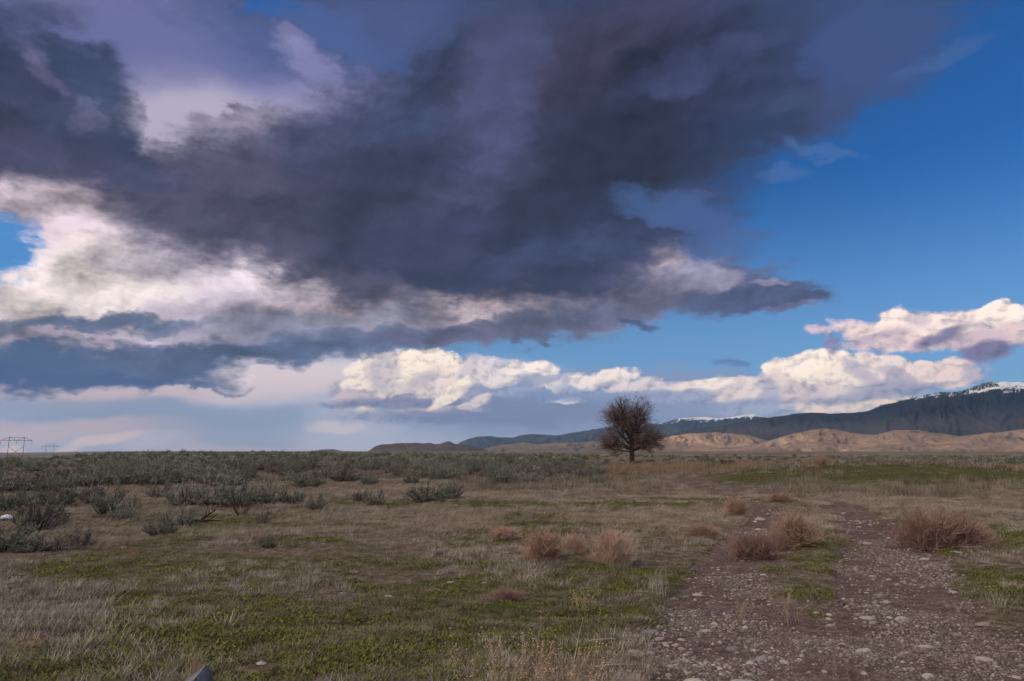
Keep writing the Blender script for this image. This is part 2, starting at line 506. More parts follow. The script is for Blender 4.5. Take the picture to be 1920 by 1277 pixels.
FIELDS = {'S': FINE0, 'R': FINE0, 'M': FINE0,
          'C': W.math('MULTIPLY_ADD', HD1, 1.5, W.math('MULTIPLY_ADD', n_fine, 0.9, -0.95))}
n_st = W.noise(W.vec('MULTIPLY', PL, (1.0, 0.55, 1)), 2.2, 5, 0.55, dist=0.4, dim='2D')
MOTT = W.mapr(n_st, 0.25, 0.75, 0.78, 1.16, 'LINEAR')
PW = W.vec('ADD', P2, W.vec('MULTIPLY_ADD', n_mid, (2.5, 2.5, 0), (-1.25, -1.25, 0)))
ra = W.noise(PW, 0.13, 6, 0.52, dim='2D'); rb = W.noise(W.vec('ADD', PW, (-1.1, 1.7, 0)), 0.13, 6, 0.52, dim='2D')
RG = W.math('SUBTRACT', ra, rb)
RG2 = W.math('MULTIPLY_ADD', W.math('SUBTRACT', HD0, HD1), .30, RG)

AZS = [-51, -18, 8, 51]
ELS = [-1.5, 6.5, 16, 50]
cols = []
for i in range(3):
    sh = None
    for j in range(3):
        t = sky_tile((AZS[i], AZS[i + 1], ELS[j], ELS[j + 1]))
        sh = t if sh is None else pick(W.math('GREATER_THAN', EL, ELS[j]), sh, t)
    cols.append(sh)
view = cols[0]
for i in (1, 2):
    view = pick(W.math('GREATER_THAN', AZ, AZS[i]), view, cols[i])
out_az = W.mapr(W.math('ABSOLUTE', AZ), 42.0, 51.0)
out_el = W.mapr(EL, 42.0, 50.0)
allsky = pick(W.math('MAXIMUM', out_az, out_el), view, around)
bl = wt.nodes.new('ShaderNodeBackground'); bl.inputs[0].default_value = lin(90, 86, 80)
allsky = pick(W.math('LESS_THAN', dz, -0.02), allsky, bl.outputs[0])
wo = wt.nodes.new('ShaderNodeOutputWorld')
wt.links.new(allsky, wo.inputs['Surface'])
world.cycles.sampling_method = 'MANUAL'
world.cycles.sample_map_resolution = 256


# ------------------------------------------------------------------ helpers
coll = sc.collection
rng = np.random.default_rng(7)
random.seed(7)


def tag(o, label=None, cat=None, group=None, kind=None):
    if label: o['label'] = label
    if cat: o['category'] = cat
    if group: o['group'] = group
    if kind: o['kind'] = kind
    return o


def make_mesh(name, verts, faces, mats=(), smooth=False):
    me = bpy.data.meshes.new(name)
    verts = np.asarray(verts, dtype=np.float32).reshape(-1, 3)
    if isinstance(faces, np.ndarray):
        n, k = faces.shape
        me.vertices.add(len(verts)); me.vertices.foreach_set('co', verts.ravel())
        me.loops.add(n * k); me.loops.foreach_set('vertex_index', faces.astype(np.int32).ravel())
        me.polygons.add(n)
        me.polygons.foreach_set('loop_start', np.arange(0, n * k, k, dtype=np.int32))
        me.update(calc_edges=True)
    else:
        me.from_pydata([tuple(map(float, v)) for v in verts], [], [tuple(f) for f in faces])
        me.update()
    for m in mats:
        me.materials.append(m)
    if smooth:
        me.polygons.foreach_set('use_smooth', np.ones(len(me.polygons), dtype=bool))
    return me


def link(name, me, loc=(0, 0, 0), rz=0.0, s=None, parent=None):
    o = bpy.data.objects.new(name, me)
    coll.objects.link(o)
    o.location = loc
    o.rotation_euler = (0, 0, rz)
    if s is not None:
        o.scale = (s, s, s) if np.isscalar(s) else s
    if parent is not None:
        o.parent = parent
    return o


def hash2(ix, iy, seed):
    h = (ix.astype(np.int64) * 374761393 + iy.astype(np.int64) * 668265263 + seed * 1442695041) & 0xFFFFFFFF
    h = ((h ^ (h >> 13)) * 1274126177) & 0xFFFFFFFF
    return ((h ^ (h >> 16)) & 0xFFFFFF) / float(0xFFFFFF)


def vnoise(x, y, seed=0):
    x = np.asarray(x, float); y = np.asarray(y, float)
    ix = np.floor(x); iy = np.floor(y)
    fx = x - ix; fy = y - iy
    fx = fx * fx * fx * (fx * (fx * 6 - 15) + 10); fy = fy * fy * fy * (fy * (fy * 6 - 15) + 10)
    a = hash2(ix, iy, seed); b = hash2(ix + 1, iy, seed); c = hash2(ix, iy + 1, seed); d = hash2(ix + 1, iy + 1, seed)
    return (a * (1 - fx) + b * fx) * (1 - fy) + (c * (1 - fx) + d * fx) * fy


def fbm(x, y, octv=4, seed=0, rough=0.5):
    t = 0; amp = 1; s = 0
    for o in range(octv):
        t = t + amp * vnoise(x * 2 ** o + 13.7 * o, y * 2 ** o - 7.3 * o, seed + o)
        s += amp; amp *= rough
    return t / s


def sstep(a, b, x):
    t = np.clip((np.asarray(x, float) - a) / (b - a), 0, 1)
    return t * t * (3 - 2 * t)


def gp(px, py, z=0.0):
    """the point of the level plain seen at a photo pixel"""
    d = ray(px, py)
    t = (z - EYE) / d.z
    return d.x * t, d.y * t


def polydist(x, y, pts):
    """distance to a polyline"""
    best = np.full(np.shape(x), 1e9)
    for (ax, ay), (bx, by) in zip(pts[:-1], pts[1:]):
        vx, vy = bx - ax, by - ay
        t = np.clip(((x - ax) * vx + (y - ay) * vy) / (vx * vx + vy * vy), 0, 1)
        best = np.minimum(best, np.hypot(x - ax - t * vx, y - ay - t * vy))
    return best


def material(name, rough=0.9, spec=0.15):
    m = bpy.data.materials.new(name); m.use_nodes = True
    b = m.node_tree.nodes['Principled BSDF']
    b.inputs['Roughness'].default_value = rough
    b.inputs['Specular IOR Level'].default_value = spec
    return m, NB(m.node_tree), b


def wpos(n):
    g = n.t.nodes.new('ShaderNodeNewGeometry')
    return g.outputs['Position'], g.outputs['Normal']


def attr(n, name, kind='GEOMETRY'):
    a = n.t.nodes.new('ShaderNodeAttribute'); a.attribute_name = name; a.attribute_type = kind
    return a.outputs['Fac']


def bump(n, b, height, dist, strength=1.0):
    k = n.t.nodes.new('ShaderNodeBump'); k.inputs['Strength'].default_value = strength
    k.inputs['Distance'].default_value = dist
    n.t.links.new(height, k.inputs['Height']); n.t.links.new(k.outputs[0], b.inputs['Normal'])


def simple_mat(name, stops, scale=6.0, rnd=0.0, rough=0.9, translucent=False):
    """noise between a few real surface colours, with an optional shift from plant to plant"""
    m, n, b = material(name, rough)
    t = n.t.nodes.new('ShaderNodeTexCoord')
    f = n.noise(t.outputs['Object'], scale, 3, 0.6)
    f = n.mapr(f, 0.3, 0.7, 0.0, 1.0, 'LINEAR')
    if rnd:
        oi = n.t.nodes.new('ShaderNodeObjectInfo')
        f = n.math('ADD', n.math('MULTIPLY', f, 1 - rnd), n.math('MULTIPLY', oi.outputs['Random'], rnd))
    k = len(stops)
    n.t.links.new(n.ramp(f, [(i / (k - 1), c) for i, c in enumerate(stops)]), b.inputs['Base Color'])
    return m


class Parts:
    """collects small pieces into one mesh"""
    def __init__(s):
        s.v = []; s.f = []; s.n = 0

    def add(s, verts, faces):
        verts = np.asarray(verts, float)
        s.v.append(verts); s.f.extend([tuple(i + s.n for i in f) for f in faces]); s.n += len(verts)

    def tube(s, pts, rad, sides=3, cap=False):
        pts = [Vector(p) for p in pts]; V = []; F = []
        up = Vector((0.13, 0.31, 0.94))
        for i, p in enumerate(pts):
            d = (pts[min(i + 1, len(pts) - 1)] - pts[max(i - 1, 0)]).normalized()
            a = d.cross(up)
            a = a.normalized() if a.length > 1e-4 else Vector((1, 0, 0))
            c = d.cross(a)
            for k in range(sides):
                t = 2 * math.pi * k / sides
                V.append(p + (a * math.cos(t) + c * math.sin(t)) * rad[i])
        for i in range(len(pts) - 1):
            for k in range(sides):
                k2 = (k + 1) % sides
                F.append((i * sides + k, i * sides + k2, (i + 1) * sides + k2, (i + 1) * sides + k))
        if cap:
            F.append(tuple(range(sides))[::-1]); F.append(tuple(range((len(pts) - 1) * sides, len(pts) * sides)))
        s.add([tuple(v) for v in V], F)

    def blade(s, root, az, lean, length, width, curve=0.6, seg=3):
        """a grass blade or leaf, bending over as it rises"""
        x, y, z = root; c, q = math.cos(az), math.sin(az)
        V = []; F = []; ang = lean; px, pz = 0.0, 0.0
        for i in range(seg + 1):
            w = width * (1 - (i / seg) ** 1.5) * .5
            if i == seg:
                V.append((x + c * px, y + q * px, z + pz))
            else:
                V.append((x + c * px - q * w, y + q * px + c * w, z + pz))
                V.append((x + c * px + q * w, y + q * px - c * w, z + pz))
            px += math.sin(ang) * length / seg; pz += math.cos(ang) * length / seg
            ang += curve / seg
        for i in range(seg - 1):
            F.append((2 * i, 2 * i + 1, 2 * i + 3, 2 * i + 2))
        F.append((2 * seg - 2, 2 * seg - 1, 2 * seg))
        s.add(V, F)

    def mesh(s, name, mats=(), smooth=False):
        return make_mesh(name, np.concatenate(s.v), s.f, mats, smooth)


# ------------------------------------------------------------------ the plain
LEFT_RUT = [gp(*p) for p in ((1400, 1700), (1375, 1400), (1365, 1277), (1362, 1180), (1375, 1100), (1392, 1050), (1425, 1000), (1440, 965), (1418, 945), (1385, 930), (1335, 917), (1290, 908), (1240, 902))]
RIGHT_RUT = [gp(*p) for p in ((1860, 1700), (1790, 1400), (1745, 1277), (1720, 1180), (1700, 1100), (1685, 1050), (1655, 1000), (1615, 965), (1560, 942), (1490, 929), (1420, 918), (1350, 910), (1270, 903))]
GREENS = [(1010, 1090, 1.9, 1.1, .9), (880, 1130, 1.3, .9, .75), (1160, 1070, 1.1, .7, .75), (1080, 1130, 1.0, .5, .6), (560, 1190, 1.0, .5, .75), (620, 1210, .5, .3, .7),
          (200, 1190, .9, .3, .6), (220, 1058, 1.6, .35, .7), (440, 1066, .9, .3, .5), (940, 945, 7, 1.4, .8), (1290, 935, 5, 2.2, .7),
          (1500, 900, 7, 3.4, .8), (1650, 905, 6, 3.0, .9), (1860, 990, 2.4, 3.2, .8), (1890, 1100, .8, 2.6, .8), (760, 1050, 2.0, .8, .5),
          (1500, 1050, .9, .8, .9), (1530, 1100, 1.0, .35, .9), (1600, 1035, .7, .5, .6), (1690, 1158, .55, .18, .9), (1780, 1100, .6, .25, .7), (1660, 1032, 1.2, .25, .7),
          (1480, 1100, .3, .25, .5), (640, 1010, 2.5, .7, .4), (480, 980, 3, .5, .4), (1330, 872, 16, 8, .6), (1850, 900, 10, 5, .5),
          (1230, 1160, .8, .8, .5), (700, 1240, .8, .5, .6), (1050, 1200, 1.2, .5, .5), (330, 1180, 1.6, .5, .5)]
HOLES = [(905, 1066, .40, .16, .10), (915, 1150, .25, .10, .07), (1045, 1148, .26, .09, .09), (180, 1022, 1.2, .22, .10), (500, 1024, 1.6, .2, .05), (640, 1168, .35, .10, .05), (60, 1190, .6, .2, .06),
         (250, 1115, .5, .15, .05), (960, 1170, .3, .12, .05)]
MOUNDS = [(1005, 982, .75, .35, .10), (1745, 903, 2.2, 1.0, .10), (1745, 890, 2.4, 1.4, .10), (880, 1068, .35, .14, .06), (500, 1245, .28, .1, .04), (1460, 1240, .7, .3, .03)]


def near(x, y, lst, k=1.0):
    out = np.zeros(np.shape(x))
    for px, py, rx, ry, s in lst:
        cx, cy = gp(px, py)
        q = ((x - cx) / (rx * k)) ** 2 + ((y - cy) / (ry * k)) ** 2
        out = np.maximum(out, s * np.exp(-q * 1.1))
    return out


def mound_face(x, y):
    q = ((x - 20.5) / 10) ** 2 + ((y - 36.5) / 6.0) ** 2
    q2 = ((x - 29) / 8) ** 2 + ((y - 35.5) / 5.0) ** 2
    return np.clip(1.5 - np.minimum(q, q2) * 1.1, 0, 1) * (1 - sstep(39.5, 41.5, y))


def green_field(x, y):
    return np.clip(np.maximum(near(x, y, GREENS) * 1.25, mound_face(x, y) * 1.1), 0, 1)


def rut_mask(x, y):
    wob = (fbm(x * .8, y * .8, 4, 5, .6) - .5) * 1.7
    d1 = polydist(x, y, LEFT_RUT) / (.66 - .22 * sstep(14, 24, y)); d2 = polydist(x, y, RIGHT_RUT) / (.82 - .3 * sstep(14, 24, y))
    m = 1 - sstep(.70, 1.20, np.minimum(d1, d2) + wob)
    # bare stony middle close by
    mid = polydist(x, y, [gp(1560, 1700), gp(1545, 1277), gp(1540, 1140), gp(1545, 1080)])
    m = np.maximum(m, (1 - sstep(.3, .75, mid + wob * .4)) * .9 * (1 - sstep(7.6, 9.0, y)))
    return m * (1 - sstep(34, 52, y)) * sstep(-40, -20, y)


def ground_h(x, y):
    x = np.asarray(x, float); y = np.asarray(y, float)
    r = np.hypot(x, y)
    h = (fbm(x * .13, y * .13, 3, 1) - .5) * .34 * sstep(4, 18, r)
    h = h + (fbm(x * .7, y * .7, 3, 2) - .5) * .10 * sstep(1, 4, r)
    h = h + (fbm(x * 3.1, y * 3.1, 3, 3) - .5) * .05 * (1 - rut_mask(x, y) * .75) * (1 - sstep(40, 90, r))
    h = h - rut_mask(x, y) * .05
    # spoil mound right of the track
    q = ((x - 20.5) / 8.5) ** 2 + ((y - 40) / 8.5) ** 2
    h = h + 1.02 * np.exp(-q ** 1.5) + .35 * np.exp(-(((x - 31) / 8) ** 2 + ((y - 40) / 7) ** 2))
    h = h + near(x, y, MOUNDS)
    h = h - near(x, y, HOLES)
    # the plain rolls a little, and falls away far to the left
    far = sstep(60, 300, r)
    az = np.degrees(np.arctan2(x, y))
    roll = (fbm(x * .012, y * .012, 3, 9) - .5)
    h = h + roll * .5 * sstep(70, 200, r) * (az < 8) + roll * 1.2 * sstep(200, 500, r) - .45 * far * sstep(0, 10, az)
    swell = np.interp(az, [-60, -33, -29, -22, -8, 2, 9, 30], [.30, .30, .88, .80, .58, .36, 0, 0])
    h = h + swell * sstep(60, 150, r) * (1 - sstep(170, 330, r)) - 1.6 * sstep(170, 420, r) * (1 - sstep(-2, 10, az))
    h = h - sstep(-29, -36, az) * np.clip(r - 75, 0, 4000) * .0088
    return h - .03


def ground_grid(azs, rs):
    A, R = np.meshgrid(np.radians(azs), rs)
    X = R * np.sin(A); Y = R * np.cos(A)
    Z = ground_h(X, Y)
    n, m = A.shape
    idx = np.arange(n * m).reshape(n, m)
    F = np.stack([idx[:-1, :-1], idx[:-1, 1:], idx[1:, 1:], idx[1:, :-1]], -1).reshape(-1, 4)
    return X.ravel(), Y.ravel(), Z.ravel(), F


azs = np.concatenate([np.arange(-180, -50, 4.0), np.arange(-50, -41, .5), np.arange(-41, 41, .17), np.arange(41, 50, .5), np.arange(50, 181, 4.0)])
rs = np.concatenate([[0.0, .8, 1.6, 2.4], np.geomspace(3.0, 60, 330), np.geomspace(61.5, 900, 90), np.geomspace(1000, 24000, 26)])
gx, gy, gz, gf = ground_grid(azs, rs)
gme = make_mesh('plain', np.stack([gx, gy, gz], 1), gf, smooth=True)
for nm, val in (('gravel', rut_mask(gx, gy)),
                ('green', green_field(gx, gy)),
                ('soil', np.clip(near(gx, gy, HOLES) * 12 + near(gx, gy, MOUNDS, .8) * 10, 0, 1))):
    a = gme.attributes.new(nm, 'FLOAT', 'POINT'); a.data.foreach_set('value', val.astype(np.float32))
m, n, b = material('plain_soil', .95, .08)
P, _ = wpos(n)
g1 = n.noise(P, 1.1, 6, .62); g2 = n.noise(P, 7.0, 6, .65); g3 = n.noise(P, .08, 4, .55)
straw = n.ramp(n.mapr(g2, .3, .7, 0, 1, 'LINEAR'), [(0, (.050, .036, .027)), (.5, (.12, .092, .068)), (1, (.27, .22, .17))])
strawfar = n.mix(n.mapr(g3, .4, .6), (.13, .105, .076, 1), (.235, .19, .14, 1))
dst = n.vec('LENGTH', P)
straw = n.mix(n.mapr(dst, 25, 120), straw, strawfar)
# streaks of low scrub over the far plain
pst = n.vec('MULTIPLY', P, (.004, .03, 0))
fs = n.noise(pst, 1.0, 5, .65)
straw = n.mix(n.math('MULTIPLY', n.mapr(fs, .50, .62), n.mapr(dst, 60, 160)), straw, (.065, .066, .050, 1))
moss = n.ramp(n.mapr(g2, .3, .7, 0, 1, 'LINEAR'), [(0, (.036, .032, .016)), (.5, (.075, .075, .026)), (1, (.14, .14, .048))])
gm = n.math('MULTIPLY_ADD', n.math('SUBTRACT', g1, .5), 1.6, attr(n, 'green'))
patch = n.mapr(n.noise(P, .45, 5, .6), .52, .64, 0, .75)
gm = n.math('MAXIMUM', n.mapr(gm, .30, .62), n.math('MULTIPLY', patch, n.mapr(dst, 45, 25)))
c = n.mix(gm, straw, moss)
c = n.mix(n.mapr(n.math('MULTIPLY_ADD', n.math('SUBTRACT', g2, .5), 1.0, attr(n, 'soil')), .3, .6), c, (.13, .068, .045, 1))
vg = n.voro(P, 26.0, 1.0, .7, out='Color', feature='F1')
vgd = n.voro(P, 26.0, 1.0, .7, feature='F1')
sv = n.sep(vg)
peb = n.ramp(sv[0], [(0, (.08, .058, .050)), (.5, (.155, .116, .102)), (.8, (.25, .20, .18)), (1, (.42, .365, .34))])
peb = n.mix(n.mapr(vgd, .35, .6), peb, (.072, .049, .042, 1))
dirt = n.ramp(n.mapr(g2, .3, .7, 0, 1, 'LINEAR'), [(0, (.062, .042, .036)), (.6, (.125, .088, .078)), (1, (.20, .148, .134))])
grav = n.mix(n.mapr(n.math('ADD', g1, n.math('MULTIPLY', g2, .4)), .60, .90, .05, .8), dirt, peb)
grm = n.mapr(n.math('MULTIPLY_ADD', n.math('SUBTRACT', g2, .5), .9, attr(n, 'gravel')), .32, .62)
c = n.mix(grm, c, grav)
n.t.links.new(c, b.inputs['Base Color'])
hh = n.math('ADD', n.math('MULTIPLY', g2, .6), n.math('MULTIPLY', n.noise(P, 40, 3, .6), .4))
hh = n.math('MULTIPLY_ADD', n.math('MULTIPLY', grm, vgd), -.35, hh)
bump(n, b, hh, .05, .9)
gme.materials.append(m)
tag(link('ground', gme), kind='structure')

# ------------------------------------------------------------------ hills and mountains


def crest_line(pts, D):
    """crest heights in metres over bearing, for a range at distance D"""
    a = [azel(px, py) for px, py in pts]
    return np.array([q[0] for q in a]), np.array([D * math.tan(math.radians(q[1])) + EYE for q in a])


def hill_range(name, pts, D, front, back, profile, mats, az_step=.06, nr=90, seed=0, spur=.25, spur_k=.9, fine=.05, jag=.0, drift=1.2):
    ca, ch = crest_line(pts, D)
    az = np.arange(ca[0], ca[-1] + az_step, az_step)
    t = np.concatenate([np.linspace(0, 1, nr), 1 + np.linspace(0, 1, 24)[1:]])
    A, T = np.meshgrid(az, t)
    crest = np.interp(A, ca, ch)
    if jag:
        crest = crest * (1 + (fbm(A * 3.1, A * 0 + .3, 4, seed + 5) - .5) * jag)
    wig = (fbm(A * .35, A * 0 + 7, 3, seed) - .5)
    R = np.where(T <= 1, D - front * (1 - T), D + back * (T - 1)) * (1 + wig * .06)
    base = profile(T)
    # spurs and gullies run down the slope
    skew = A + (fbm(A * .6, T * 2.0, 3, seed + 3) - .5) * 4.2 / spur_k + (T - .5) * drift
    rid = 1 - (2 * fbm(skew * spur_k, T * .9, 2, seed + 1, .4) - 1) ** 2 * 4 + (fbm(skew * spur_k * .6, T * 2, 2, seed + 6) - .5)
    rid2 = 1 - (2 * fbm(skew * spur_k * 2.7, T * 2.4, 2, seed + 2, .4) - 1) ** 2 * 2.6
    env = np.clip(T, 0, 1) ** .6 * np.clip((1.0 - T) * 2.5, 0, 1) ** .8
    h = crest * (base + env * (spur * (rid - .45) + spur * .26 * (rid2 - .4)))
    h = h + crest * fine * env * (fbm(A * 14, T * 30, 3, seed + 8) - .5)
    h = np.where(T > 1, crest * (1 - (T - 1)) ** 1.2 * (1 + .15 * (rid - .5) * (T - 1)), h)
    h = np.maximum(h, -20) - 6 * (T <= 0)
    edge = np.minimum(1, np.minimum(A - az[0], az[-1] - A) / .6)
    h = h * np.clip(edge, 0, 1) ** .7 - 3
    Ar = np.radians(A)
    X, Y = R * np.sin(Ar), R * np.cos(Ar)
    k, q = A.shape
    idx = np.arange(k * q).reshape(k, q)
    F = np.stack([idx[:-1, :-1], idx[:-1, 1:], idx[1:, 1:], idx[1:, :-1]], -1).reshape(-1, 4)
    me = make_mesh(name, np.stack([X.ravel(), Y.ravel(), h.ravel()], 1), F, mats, smooth=True)
    tag(link(name, me), kind='structure')
    return X, Y, h, T, A


def hill_mat(name, low, high, forest, f0, f1, snow=None, nscale=.0016, tan=False):
    m, n, b = material(name, .95, .05)
    P, N = wpos(n)
    a = n.noise(P, nscale, 6, .6); f = n.noise(P, nscale * 9, 5, .62)
    z = n.sep(P)[2]
    c = n.mix(n.mapr(n.math('MULTIPLY_ADD', f, .4, n.math('MULTIPLY', a, .6)), .36, .64), low, high)
    if forest:
        zf = n.math('MULTIPLY_ADD', n.math('SUBTRACT', a, .5), 500, n.math('MULTIPLY_ADD', n.math('SUBTRACT', f, .5), 420, z))
        c = n.mix(n.mapr(zf, f0, f1), c, forest)
    if tan:
        zt = n.math('MULTIPLY_ADD', n.math('SUBTRACT', a, .5), 300, z)
        c = n.mix(n.mapr(zt, 210, 60), c, n.mix(n.mapr(f, .35, .65), (.25, .165, .115, 1), (.42, .285, .19, 1)))
    if snow:
        zs = n.math('MULTIPLY_ADD', n.math('SUBTRACT', n.noise(P, nscale * 2.2, 6, .66), .5), snow[2], z)
        c = n.mix(n.mapr(zs, snow[0], snow[1]), c, (.78, .80, .84, 1))
    n.t.links.new(c, b.inputs['Base Color'])
    bump(n, b, n.math('ADD', a, f), 40, .25)
    return m


foot = lambda T: np.clip(T, 0, 1) ** 1.15
M1 = [(1215, 832), (1240, 818), (1290, 806), (1330, 801), (1380, 793), (1420, 786), (1460, 779), (1500, 774), (1530, 773), (1560, 775), (1600, 773),
      (1625, 770), (1660, 758), (1700, 750), (1720, 745), (1760, 738), (1800, 736), (1820, 731), (1850, 721), (1880, 716), (1920, 718), (2000, 706),
      (2150, 720), (2400, 760), (2700, 800)]
mm = hill_mat('dry_mountain', (.036, .040, .052, 1), (.085, .076, .080, 1), (.014, .019, .027, 1), 260, 480, (640, 680, 380))
mX, mY, mH, mT, mA = hill_range('mountain', M1, 9800, 2500, 4000, foot, [mm], .032, 170, 21, .20, .60, .02, .03, drift=5.0)
fm = hill_mat('dry_foothill', (.17, .12, .088, 1), (.36, .255, .18, 1), None, 0, 1, nscale=.0024)
FA = [(1215, 846), (1235, 823), (1260, 817), (1290, 812.5), (1330, 811), (1370, 812), (1400, 815), (1430, 823), (1470, 836), (1500, 846)]
hill_range('foothills', FA, 7700, 1100, 900, lambda T: np.clip(T, 0, 1), [fm], .03, 90, 34, .40, .8, .012, .05, drift=2.4)
FB = [(1370, 846), (1420, 833), (1450, 824), (1480, 815), (1510, 808), (1540, 803), (1570, 805), (1600, 812), (1640, 815), (1680, 806), (1720, 806), (1760, 812), (1800, 818), (1860, 812),
      (1920, 806), (2000, 800), (2150, 806), (2400, 820)]
hill_range('foothills', FB, 7100, 1300, 1300, lambda T: np.clip(T, 0, 1) ** .95, [fm], .03, 110, 36, .44, .65, .012, .05, drift=2.6)
FC = [(1270, 847), (1310, 841), (1350, 839), (1400, 836), (1440, 838), (1480, 833), (1520, 828), (1550, 826), (1580, 832), (1620, 834), (1650, 829), (1680, 826), (1720, 832), (1760, 833), (1800, 830),
      (1850, 836), (1900, 830), (1990, 828), (2300, 832)]
hill_range('foothills', FC, 5900, 800, 700, lambda T: np.clip(T, 0, 1), [fm], .03, 80, 38, .38, .9, .012, .12, drift=2.0)
L1 = [(895, 846), (915, 839), (940, 834), (985, 829), (1010, 833), (1050, 830), (1100, 829), (1150, 826), (1200, 824), (1260, 822), (1330, 830), (1380, 846)]
hill_range('low_hills', L1, 9000, 1600, 1500, lambda T: np.clip(T, 0, 1), [hill_mat('grey_hill', (.13, .11, .09, 1), (.24, .18, .12, 1), None, 0, 1)], .05, 70, 44, .6, .8, .05, .06)
B1 = [(835, 848), (862, 830), (880, 822), (900, 817.5), (920, 818), (940, 820), (960, 821), (975, 817), (1000, 813.5), (1030, 814.5), (1050, 816), (1080, 811), (1120, 804),
      (1160, 797), (1190, 794), (1215, 792), (1240, 794), (1260, 788), (1280, 784), (1310, 782), (1340, 784), (1370, 781), (1400, 777), (1415, 778), (1445, 786), (1500, 790), (1600, 800), (1700, 846)]
bm = hill_mat('forest_range', (.035, .045, .058, 1), (.065, .07, .078, 1), (.018, .027, .040, 1), 400, 700, (690, 730, 560), .0009)
hill_range('mountain_range', B1, 17500, 5500, 4000, lambda T: np.clip(T, 0, 1) ** .9, [bm], .05, 80, 55, .35, .8, .06, .03)
S1 = [(685, 848), (694, 842), (704, 836), (716, 832.4), (735, 831.8), (752, 830.6), (780, 830.2), (808, 830.8), (814, 833), (826, 832), (833, 829), (840, 827.2), (846, 828.6), (852, 831.5), (870, 834), (890, 837), (905, 841), (925, 847)]
cap = lambda T: np.where(T > .86, .84 + .16 * sstep(.86, .90, T), .84 * (np.clip(T, 0, 1) / .86) ** 1.25)
hill_range('mesa', S1, 7000, 900, 900, cap, [hill_mat('mesa_rock', (.075, .055, .045, 1), (.125, .092, .07, 1), None, 0, 1)], .04, 70, 66, .20, .9, .03)
K1 = [(545, 850), (570, 847.5), (590, 845), (605, 842.5), (625, 842), (640, 845), (660, 850)]
hill_range('distant_hill', K1, 20000, 2500, 2000, lambda T: np.clip(T, 0, 1), [bm], .06, 30, 77, .2, .8)
# dark conifers along the crest of the mountain
pm_v = Parts()
pm_v.tube([(0, 0, 0), (0, 0, 4)], [.5, .4], 4)
for k in range(3):
    z0 = 3 + k * 6; r0 = 4.6 - k * 1.2
    ring = [(r0 * math.cos(t), r0 * math.sin(t), z0 + (t % 2) * .8) for t in np.linspace(0, 2 * math.pi, 7)[:-1]]
    pm_v.add(ring + [(0, 0, z0 + 9.5)], [(i, (i + 1) % 6, 6) for i in range(6)])
conifer = pm_v.mesh('conifer', [simple_mat('conifer_needles', [(.012, .018, .013, 1), (.03, .038, .026, 1)], .3)])
m_sel = (mT > .88) & (mT < 1.06) & (mA > 26.5) & (mA < 35.5) & (rng.random(mT.shape) < .62 * sstep(26.5, 30, mA) * np.clip(fbm(mA * 3, mT * 20, 3, 4) * 3 - .9, 0.02, 1))
fx, fy, fz = mX[m_sel], mY[m_sel], mH[m_sel] - 1.5


def scatter(name, pts, protos, rz, scl, pick_idx, kind='stuff', tilt=None):
    """points carrying one small shared mesh each, kept as one object"""
    me = bpy.data.meshes.new(name)
    me.vertices.add(len(pts)); me.vertices.foreach_set('co', np.asarray(pts, np.float32).ravel())
    rot = np.zeros((len(pts), 3), np.float32); rot[:, 2] = rz
    if tilt is not None:
        rot[:, :2] = tilt
    me.attributes.new('turn', 'FLOAT_VECTOR', 'POINT').data.foreach_set('vector', rot.ravel())
    scl = np.asarray(scl, np.float32)
    if scl.ndim == 1:
        scl = np.repeat(scl[:, None], 3, 1)
    me.attributes.new('size', 'FLOAT_VECTOR', 'POINT').data.foreach_set('vector', scl.ravel())
    me.attributes.new('which', 'INT', 'POINT').data.foreach_set('value', np.asarray(pick_idx, np.int32))
    o = link(name, me)
    ng = bpy.data.node_groups.new(name + '_growth', 'GeometryNodeTree')
    ng.interface.new_socket('Geometry', in_out='INPUT', socket_type='NodeSocketGeometry')
    ng.interface.new_socket('Geometry', in_out='OUTPUT', socket_type='NodeSocketGeometry')
    N = ng.nodes; L = ng.links
    i = N.new('NodeGroupInput'); out = N.new('NodeGroupOutput')
    iop = N.new('GeometryNodeInstanceOnPoints')
    g2i = N.new('GeometryNodeGeometryToInstance')
    for pm in reversed(protos):
        po = bpy.data.objects.new(pm.name + '_source', pm)
        oi = N.new('GeometryNodeObjectInfo'); oi.inputs['Object'].default_value = po
        L.new(oi.outputs['Geometry'], g2i.inputs[0])
    L.new(i.outputs[0], iop.inputs['Points']); L.new(g2i.outputs[0], iop.inputs['Instance'])
    iop.inputs['Pick Instance'].default_value = True
    for nm, ty, sk in (('which', 'INT', 'Instance Index'), ('turn', 'FLOAT_VECTOR', 'Rotation'), ('size', 'FLOAT_VECTOR', 'Scale')):
        a = N.new('GeometryNodeInputNamedAttribute'); a.data_type = ty; a.inputs['Name'].default_value = nm
        src = a.outputs[0]
        if nm == 'turn':
            e = N.new('FunctionNodeEulerToRotation'); L.new(src, e.inputs[0]); src = e.outputs[0]
        L.new(src, iop.inputs[sk])
    L.new(iop.outputs[0], out.inputs[0])
    md = o.modifiers.new('growth', 'NODES'); md.node_group = ng
    return tag(o, kind=kind)


scatter('conifer_forest', np.stack([fx + rng.normal(0, 15, fx.shape), fy + rng.normal(0, 15, fx.shape), fz], 1), [conifer],
        rng.random(len(fx)) * 6, rng.uniform(.5, 1.05, len(fx)), np.zeros(len(fx)))

# ------------------------------------------------------------------ unseen cloud sheet, left and behind, added for shade; gaps shaped for sunlit hills
CZ = 5200.0
off = Vector((sun_dir.x, sun_dir.y)) * (CZ / sun_dir.z)


